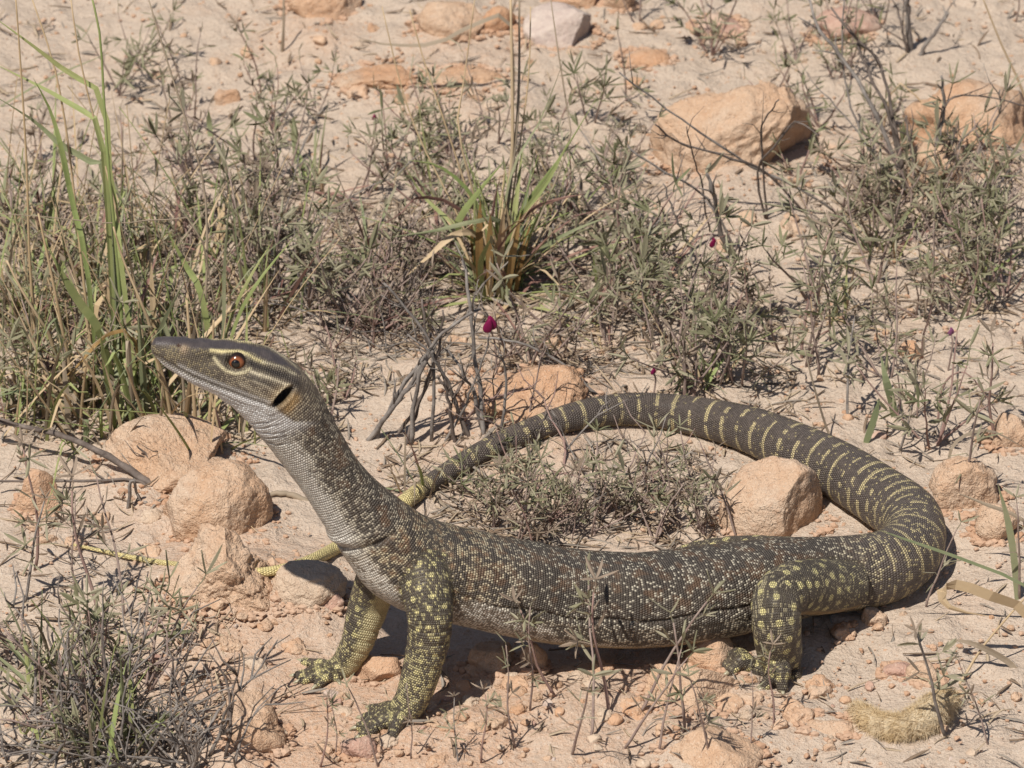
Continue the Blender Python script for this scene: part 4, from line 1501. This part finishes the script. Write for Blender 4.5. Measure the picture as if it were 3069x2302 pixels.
for (px, py, lb, n) in [(1300, 620, 'thin grass wisp behind the brown sheathed tuft', 14), (1800, 900, 'greenish grass wisp among the herbs behind the tail', 18), (2900, 860, 'straw coloured grass wisp by the grey shrub', 18),
                        (1260, 1480, 'dry grass wisp inside the tail loop by the shoulder', 14),
                        (1120, 760, 'tangled straw wisp between the tussock and the sheathed tuft', 26), (1700, 640, 'straw wisp beside the sheathed tuft', 22), (1950, 820, 'thin yellow green wisp before the large boulder', 22),
                        (2120, 1150, 'straw wisp in the clump behind the tail arch', 20), (2640, 760, 'thin green wisp under the grey shrub', 22), (950, 560, 'pale wisp on the back rim of the thicket', 20), (2480, 960, 'dry wisp at the edge of the open sand', 14)]:
    t_ = plant_root('grass_wisp', px, py, lb, 'grass')
    rand_blades(t_, n, (.03, .075), (.0011, .0024), [g2_, st_, s2_, rd_, g_], .8, .7, .012)

# blades and stalks over the sand by the tail bend
for pts, w, mt, ln, flat, nm, lb, cat in [
        ([(2960, 1846), (2862, 1828), (2822, 1795), (2832, 1760), (2875, 1752), (2960, 1782), (3080, 1835), (3200, 1990)], 31, st_, -.01, True, 'dried_shoot', 'broad dry curled grass blade over the sand near the tail', 'grass'),
        ([(3100, 1760), (2960, 1920), (2900, 2010), (2862, 2062)], 10, st_, .03, False, 'dry_stalk', 'thin dry straw stalk crossing the sand above the furry tuft', 'stalk'),
        ([(2835, 1915), (2920, 1930), (3020, 1982), (3060, 2020)], 17, s2_, .0, True, 'dried_shoot', 'greyish dry blade hanging over the sand by the straw stalk', 'grass'),
        ([(2635, 1588), (2700, 1612), (2900, 1682), (3080, 1762), (3220, 1900)], 9, g2_, -.02, True, 'grass_shoot', 'long thin green blade reaching across the tail bend', 'grass'),
        ([(2870, 1478), (2950, 1510), (3080, 1570), (3200, 1720)], 11, s2_, .0, True, 'grass_shoot', 'brownish blade reaching over the orange stones', 'grass'),
        ([(2990, 1450), (3020, 1560), (3040, 1680), (3050, 1800)], 20, g2_, .01, True, 'grass_shoot', 'broad greenish blade standing before the blocky orange stone', 'grass'),
        ([(3080, 1380), (2960, 1290), (2860, 1330), (2840, 1420)], 10, s2_, .02, True, 'grass_shoot', 'bowed straw blade beside the orange slab', 'grass'),
        ([(2640, 1065), (2655, 1140), (2672, 1200), (2684, 1258)], 24, g2_, .0, True, 'grass_shoot', 'short wide grey green blade above the tail', 'grass'),
        ([(2636, 1195), (2618, 1260), (2590, 1330)], 20, g2_, .0, True, 'grass_shoot', 'short green blade touching the back of the tail', 'grass'),
        ([(2440, 1060), (2330, 1000), (2240, 930), (2180, 860), (2130, 1000)], 8, s2_, -.02, False, 'dry_stalk', 'grey stalk arching down behind the tail', 'stalk'),
        ([(2410, 1040), (2440, 1160), (2480, 1290), (2510, 1330)], 9, s2_, .01, False, 'dry_stalk', 'purplish stalk leaning on the upper tail', 'stalk'),
        ([(3090, 560), (2960, 470), (2820, 360), (2690, 250), (2640, 420)], 7, st_, .0, False, 'dry_stalk', 'long pale stalk slanting before the cracked rock', 'stalk'),
        ([(2940, -20), (3000, 130), (3060, 260), (3120, 420)], 10, st_, .0, False, 'dry_stalk', 'straw stalk near the rocks behind the grey shrub', 'stalk'),
        ([(1070, 110), (1150, 132), (1300, 132), (1420, 75), (1525, 62), (1540, 300)], 14, s2_, .0, True, 'dried_shoot', 'grey brown dry blade bent across the straw culms', 'grass'),
        ([(850, -10), (850, 80), (845, 150)], 13, s2_, .0, False, 'dry_stalk', 'short upright stalk beside the broad orange rock', 'stalk'),
        ([(430, 140), (395, 190), (362, 250)], 15, g2_, .0, True, 'grass_shoot', 'short stiff green blade alone on the pale sand', 'grass'),
        ([(880, 350), (885, 410), (892, 490)], 26, g2_, .0, True, 'grass_shoot', 'thick upright green blade among the fingered herbs', 'grass'),
        ([(625, 330), (628, 370), (632, 410)], 18, g2_, .0, True, 'grass_shoot', 'stubby green blade on the sand beyond the herbs', 'grass'),
        ([(2990, 1240), (2900, 1120), (2830, 1150), (2810, 1260)], 8, M['stem_red'], .0, False, 'dry_stalk', 'reddish stalk bowed over open sand', 'stalk')]:
    P_, gg = stroke(pts, ln)
    o = blade_obj(None, pts, w, mt, ln, nm, flat, org=gg)
    o.location = gg
    tag(o, lb, cat)


# ---- dead wood
def woody(parent, pts, wpx, mat, lean=0.0, twigs=3, org=None, nm='branch'):
    P_, g = stroke(pts, lean)
    o_ = np.array(org if org is not None else parent.location)
    n = 14
    C = catmull(P_, n) + np.array([[R.uniform(-1, 1) * .0008 for _ in range(3)] for _ in range(n)])
    b = MB()
    t = np.linspace(0, 1, n)
    rr = wpx * K0 / 2
    b.tube(C - o_, rr * (1.05 - .45 * t) * np.array([R.uniform(.88, 1.12) for _ in range(n)]), 7)
    for _ in range(twigs):
        i = R.randint(4, n - 2)
        d = C[i] - C[i - 1]
        d = d / np.linalg.norm(d) + np.array([R.uniform(-.9, .9), R.uniform(-.9, .9), R.uniform(-.4, .8)])
        d /= np.linalg.norm(d)
        l = R.uniform(.008, .028)
        q = [C[i], C[i] + d * l * .5 + np.array([R.uniform(-1, 1), R.uniform(-1, 1), R.uniform(-1, 1)]) * l * .12, C[i] + d * l]
        for z_ in q:
            z_[2] = max(z_[2], (Hq(z_[0], z_[1])) + .0006)
        b.tube([z_ - o_ for z_ in q], [rr * .45, rr * .35, rr * .18], 5)
    return link(nm, b.mesh(nm, mat), parent)


tw_, td_ = M['twig'], M['twig_dark']
ds = plant_root('dead_shrub', 1290, 1300, 'leafless grey dead shrub between raised neck and tail', 'shrub')
for pts, w, mt, ln in [
        ([(1310, 1030), (1250, 1100), (1190, 1180), (1150, 1260), (1120, 1320)], 15, tw_, .0), ([(1300, 1050), (1230, 1150), (1170, 1230), (1095, 1320)], 17, tw_, -.01), ([(1310, 1050), (1280, 1150), (1190, 1300)], 12, td_, 0),
        ([(1340, 1050), (1390, 1120), (1420, 1180), (1450, 1290)], 12, tw_, .0), ([(1310, 1130), (1340, 1180), (1365, 1320)], 12, td_, -.01),
        ([(1390, 780), (1410, 930), (1425, 1080), (1440, 1180), (1450, 1310)], 14, tw_, .02), ([(1500, 1060), (1515, 1130), (1500, 1310)], 9, tw_, .0),
        ([(1430, 1010), (1560, 1030), (1700, 1100), (1800, 1190)], 10, tw_, .0), ([(1440, 925), (1360, 975), (1300, 1030), (1250, 1160), (1230, 1330)], 14, tw_, -.01),
        ([(1150, 850), (1200, 910), (1280, 1010), (1300, 1120), (1290, 1320)], 11, tw_, .0), ([(1265, 900), (1280, 1010), (1330, 1130), (1410, 1310)], 11, td_, .01), ([(1330, 930), (1310, 1060), (1260, 1200), (1210, 1330)], 11, td_, .0),
        ([(1220, 1000), (1290, 1060), (1350, 1160), (1400, 1300)], 9, tw_, -.02), ([(1470, 1000), (1440, 1090), (1400, 1200), (1330, 1320)], 8, tw_, -.01)]:
    woody(ds, pts, w, mt, ln, 4)
us = plant_root('grey_shrub', 2740, 560, 'nearly bare grey woody shrub before the cracked rock', 'shrub')
for pts, w, mt, ln in [
        ([(2420, -20), (2460, 100), (2530, 180), (2620, 330), (2720, 560)], 15, tw_, .05), ([(2490, 20), (2560, 110), (2630, 180), (2660, 270), (2690, 420), (2720, 570)], 12, td_, .04), ([(2530, -20), (2526, 200), (2580, 400), (2700, 570)], 8, tw_, .05),
        ([(2570, 130), (2600, 210), (2645, 300), (2685, 420), (2720, 570)], 13, td_, .03), ([(2820, 230), (2832, 320), (2805, 440), (2770, 570)], 14, tw_, .01), ([(3090, 325), (3000, 298), (2880, 288), (2832, 320), (2790, 480), (2760, 570)], 8, td_, .02),
        ([(2715, 350), (2730, 450), (2750, 570)], 12, td_, .0), ([(2890, 415), (2840, 480), (2770, 570)], 10, tw_, .0), ([(2870, 380), (2830, 470), (2765, 570)], 9, td_, .0), ([(2600, 450), (2660, 510), (2730, 580)], 8, tw_, .0),
        ([(2995, 270), (2990, 350), (2920, 480), (2780, 580)], 8, tw_, .0), ([(2450, 260), (2540, 360), (2640, 480), (2720, 580)], 7, tw_, .02)]:
    woody(us, pts, w, mt, ln, 4)
ts = plant_root('bare_stump', 2740, 165, 'thick grey bare stems on the sand behind the grey shrub', 'shrub')
for pts, w, mt, ln in [([(2720, -20), (2722, 60), (2728, 150)], 21, tw_, .0), ([(2840, 40), (2800, 100), (2750, 165)], 15, tw_, .0), ([(2690, 20), (2705, 90), (2725, 160)], 12, td_, .0), ([(2640, 150), (2690, 140), (2740, 160)], 8, tw_, .0)]:
    woody(ts, pts, w, mt, ln, 3)
ms2 = plant_root('spreading_twigs', 2420, 640, 'sprawling thin grey twigs over the large pale boulder', 'shrub')
for pts, w, mt, ln in [
        ([(1860, 220), (1960, 300), (2060, 370), (2180, 450), (2280, 515), (2400, 570), (2530, 640)], 9, tw_, -.06), ([(1960, 370), (2040, 430), (2180, 470), (2290, 515), (2420, 640)], 9, td_, -.06), ([(2450, 400), (2380, 365), (2330, 430), (2270, 510), (2300, 660)], 8, td_, -.05),
        ([(1880, 440), (2000, 520), (2090, 570), (2150, 640), (2200, 740)], 9, tw_, -.03), ([(2120, 520), (2140, 590), (2160, 690), (2190, 760)], 18, tw_, -.02), ([(2060, 380), (2080, 480), (2100, 540), (2130, 700)], 6, td_, -.05),
        ([(2330, 300), (2300, 350), (2280, 420), (2300, 660)], 7, td_, -.05), ([(1990, 550), (2020, 640), (2060, 720), (2080, 800)], 8, tw_, 0)]:
    woody(ms2, pts, w, mt, ln, 4)

# fallen branch under the snout, smaller sticks
for pts, w, mt, ln, tws, lb in [
        ([(-30, 1255), (130, 1290), (270, 1340), (380, 1405), (492, 1462)], 23, td_, .05, 3, 'thick fallen grey branch resting against the rounded boulder'),
        ([(440, 1532), (420, 1500), (396, 1440), (380, 1520)], 11, tw_, 0, 2, 'short forked twig below the fallen grey branch'),
        ([(-20, 1442), (150, 1446), (400, 1440), (440, 1452)], 10, td_, .0, 2, 'thin straight stick lying parallel to the fallen branch'),
        ([(410, 1335), (470, 1400), (530, 1420)], 9, td_, .0, 1, 'small crooked twig leaning on the angular rock under the snout'),
        ([(495, 1345), (525, 1395), (570, 1410)], 9, td_, .0, 1, 'small hooked twig on top of the angular rock under the snout'),
        ([(800, 1500), (860, 1480), (930, 1500)], 22, s2_, .0, 0, 'weathered flat bark strip by the rounded boulder'),
        ([(1230, 1420), (1330, 1440), (1480, 1440), (1560, 1460)], 8, td_, .0, 3, 'dark thin twig lying inside the tail loop'),
        ([(1330, 1590), (1420, 1600), (1520, 1605)], 8, td_, .0, 2, 'dark twig close against the back of the lizard'),
        ([(2080, 2225), (2170, 2190), (2250, 2150)], 7, td_, .0, 2, 'thin bare twig on the half buried flat rock')]:
    P_, gg = stroke(pts, ln)
    o = woody(None, pts, w, mt, ln, tws, gg, 'fallen_twig' if w < 20 else 'fallen_branch')
    o.location = gg
    tag(o, lb, 'stick')

# dense dead twigs in the corner before the front feet
cs = plant_root('twig_shrub', 280, 2280, 'dense tangle of grey dead twigs before the front feet', 'shrub')


def tangle(parent, cx, cy, n, L, mats, w, rad, lean=.9):
    g = G(cx, cy)
    o_ = np.array(parent.location)
    for _ in range(n):
        a0 = R.uniform(0, 2 * PI)
        rr = rad * math.sqrt(R.random())
        p = np.array([g[0] + math.cos(a0) * rr, g[1] + math.sin(a0) * rr, 0])
        p[2] = (Hq(p[0], p[1])) - .002
        az, el = R.uniform(0, 2 * PI), R.uniform(.2, 1.3) * lean
        d = np.array([math.cos(az) * math.sin(el), math.sin(az) * math.sin(el), math.cos(el)])
        l = R.uniform(*L)
        pts = []
        for i in range(9):
            pts.append(p.copy())
            d = d + np.array([R.uniform(-.28, .28), R.uniform(-.28, .28), R.uniform(-.22, .12)])
            d /= np.linalg.norm(d)
            p = p + d * l / 8
            p[2] = max(p[2], (Hq(p[0], p[1])) + .001)
        b = MB()
        ww = R.uniform(*w)
        b.tube([q - o_ for q in pts], [ww * (1 - .08 * i) for i in range(9)], 5)
        for _ in range(R.randint(2, 5)):
            i = R.randint(2, 8)
            dd = pts[i] - pts[i - 1]
            dd = dd / np.linalg.norm(dd) + np.array([R.uniform(-1, 1), R.uniform(-1, 1), R.uniform(-.3, .9)])
            dd /= np.linalg.norm(dd)
            m_ = R.uniform(.01, .03)
            q2 = [pts[i], pts[i] + dd * m_ * .5 + np.array([R.uniform(-1, 1), R.uniform(-1, 1), 0]) * m_ * .15, pts[i] + dd * m_]
            b.tube([q - o_ for q in q2], [ww * .6, ww * .45, ww * .25], 4)
        link('twig', b.mesh('twig', R.choice(mats)), parent)


tangle(cs, 230, 2230, 46, (.05, .10), [tw_, tw_, td_, M['stem']], (.0007, .0014), .045)
tangle(cs, 480, 2270, 30, (.04, .08), [tw_, td_, tw_], (.0007, .0013), .035)
tangle(cs, 620, 2290, 12, (.04, .07), [tw_, td_], (.0007, .0012), .02)
rand_blades(cs, 22, (.05, .10), (.002, .0034), [g_, g2_, s2_], .5, .4, .03)
lf = plant_root('grass_clump', 150, 2050, 'soft green blades rising from the dead twig shrub', 'grass')
rand_blades(lf, 26, (.05, .095), (.0018, .0032), [g_, g2_, g2_, s2_], .6, .6, .02)
for (px, py, n, lb) in [(1000, 950, 30, 'low tangle of dark thin twigs behind the raised head'), (1200, 960, 30, 'grey twig tangle between the raised head and the crimson flower'), (1700, 1500, 16, 'low tangle of thin twigs inside the tail loop'), (1500, 1180, 10, 'loose thin twigs on the orange hump behind the tail'),
                        (700, 700, 18, 'low tangle of thin stems in the leafy thicket'), (1780, 720, 18, 'low tangle of thin stems beside the brown sheathed tuft'), (2880, 720, 18, 'low tangle of thin stems under the grey shrub')]:
    t_ = plant_root('twig_tangle', px, py, lb, 'twigs')
    tangle(t_, px, py, n, (.03, .07), [tw_, td_, M['stem'], M['stem_red']], (.0005, .0009), .05)


# ---- flowers: pea shaped buds on thin stalks
def flower(px, py, bx_, by_, mat, size, lb):
    P_, g = stroke([(px, py), ((px * 2 + bx_) / 3 + 8, (py * 2 + by_) / 3), (bx_, by_)], .0)
    o = bpy.data.objects.new('pea_flower', None)
    COL.objects.link(o)
    o.location = g
    tag(o, lb, 'flower')
    b = MB()
    b.tube(catmull(P_, 8) - g, .0006, 5)
    link('stem', b.mesh('stem', M['stem']), o)
    v, f = ico(3)
    v = v.copy()
    v[:, 0] *= 1 - .35 * np.clip(v[:, 2], -1, 1)
    for s2, nm in ((-1, 'petal'), (1, 'petal')):
        b = MB()
        b.add(v * np.array([.62, .30, 1.15]) * size @ np.array([[1, 0, s2 * .25], [0, 1, 0], [-s2 * .25, 0, 1]]) + np.array([s2 * size * .22, s2 * size * .25, size * (.7 + .12 * s2)]) + (P_[-1] - g), f)
        link(nm, b.mesh(nm, mat), o)
    b = MB()
    b.add(v * np.array([.5, .5, .45]) * size * .8 + (P_[-1] - g), f)
    link('calyx', b.mesh('calyx', M['herb_dark']), o)


flower(1468, 985, 1490, 1130, M['petal'], .0044, 'crimson pea flower beside the dead grey shrub')
flower(2138, 735, 2150, 830, M['petal'], .0027, 'purple red flower on a herb in front of the large boulder')
flower(2130, 825, 2140, 930, M['bud'], .0027, 'violet and pink flower in the herb clump behind the tail')
flower(2850, 1000, 2840, 1110, M['bud'], .0022, 'pale pink bud on a leafy sprig over open sand')
flower(1122, 355, 1110, 440, M['petal'], .0017, 'small crimson flower over the herbs beyond the head')
flower(1958, 1118, 1955, 1190, M['petal'], .0018, 'tiny dark crimson flower just above the tail arch')

# ---- tuft of fur on the sand
ft = plant_root('fur_tuft', 2700, 2170, 'clump of buff and white animal fur lying on the sand', 'fur')
fo = np.array(ft.location)
cent = catmull([G(2565, 2120, .003), G(2630, 2175, .005), G(2720, 2180, .006), G(2800, 2130, .007), G(2855, 2085, .005)], 12)
rad_f = [.003, .006, .008, .0085, .009, .0082, .009, .0105, .0108, .0095, .007, .003]
b = MB()
b.tube(cent - fo, [r_ * .9 for r_ in rad_f], 14)
link('core', b.mesh('core', M['fur']), ft)
hb = MB()
for _ in range(12000):
    t = R.uniform(0, 10.99)
    i = int(t)
    c0 = cent[i] * (1 - t + i) + cent[i + 1] * (t - i)
    r0 = rad_f[i] * (1 - t + i) + rad_f[i + 1] * (t - i)
    a = R.uniform(0, 2 * PI)
    T0 = cent[i + 1] - cent[i]
    T0 /= np.linalg.norm(T0)
    A0 = np.cross(T0, [0, 0, 1])
    A0 /= np.linalg.norm(A0)
    nn = A0 * math.cos(a) + np.cross(A0, T0) * math.sin(a)
    p = c0 + nn * r0 * .86
    if p[2] < float(c0[2]) - r0 * .6:
        continue
    l = R.uniform(.003, .0075)
    d = nn * .30 + T0 * R.choice([-.5, -.9, .5]) + np.array([R.uniform(-.5, .5), R.uniform(-.5, .5), R.uniform(-.6, .3)])
    d /= np.linalg.norm(d)
    m1 = p + d * l * .5
    e1 = p + d * l + np.array([0, 0, -.0012])
    w_ = np.cross(d, [R.uniform(-1, 1), R.uniform(-1, 1), R.uniform(-1, 1)])
    w_ = w_ / (np.linalg.norm(w_) + 1e-9) * .00014
    hb.add([p - w_ - fo, p + w_ - fo, m1 + w_ * .8 - fo, m1 - w_ * .8 - fo, e1 - fo], [(0, 1, 2, 3), (3, 2, 4)])
tag(link('hair', hb.mesh('hair', M['fur']), ft), kind='stuff')

# ---- litter of dry stem and leaf scraps
LB = [MB(), MB(), MB()]
LZ = [((0, 600, 1050, 1330), 1500), ((1000, 600, 1950, 1200), 1200), ((1150, 1330, 2180, 1650), 650), ((1980, 900, 2380, 1250), 260), ((2400, 500, 3069, 950), 480), ((0, 1850, 700, 2302), 330),
      ((0, 0, 3069, 600), 520), ((2300, 900, 3069, 1400), 170), ((700, 1950, 2300, 2302), 120), ((2300, 1750, 3069, 2302), 60), ((0, 1400, 480, 1850), 110)]
for (x0, y0, x1, y1), n in LZ:
    for _ in range(n):
        p = at_z(R.uniform(x0, x1), R.uniform(y0, y1), 0)
        az = R.uniform(0, 2 * PI)
        l = R.uniform(.005, .024)
        d = np.array([math.cos(az), math.sin(az), 0])
        pts = []
        lift = abs(R.gauss(0, .003))
        kick = R.uniform(-.4, .4)
        for t in (-.5, -.15, .2, .5):
            q = p + d * l * t + np.array([-d[1], d[0], 0]) * kick * l * t * t
            q[2] = (Hq(q[0], q[1])) + .0008 + lift * (t + .5)
            pts.append(q)
        lb_ = R.choice(LB)
        if R.random() < .6:
            rr_l = R.uniform(.0003, .00065)
            lb_.tube(pts, [rr_l, rr_l, rr_l * .8, rr_l * .5], 4)
        else:
            w = R.uniform(.0009, .0024)
            lb_.ribbon(pts, [w * .4, w, w * .9, w * .1], (-d[1], d[0], R.uniform(-.6, .6)), R.uniform(.1, .7))
for b, nm, mt, lb in zip(LB, ('straw_litter', 'leaf_litter', 'twig_litter'), ('litter', 'litter2', 'litter3'),
                         ('pale straw scraps strewn over the soil', 'brown dry leaf and stem scraps on the soil', 'grey twig and stem scraps on the soil')):
    tag(link(nm, b.mesh(nm, M[mt])), lb, 'plant litter', kind='stuff')
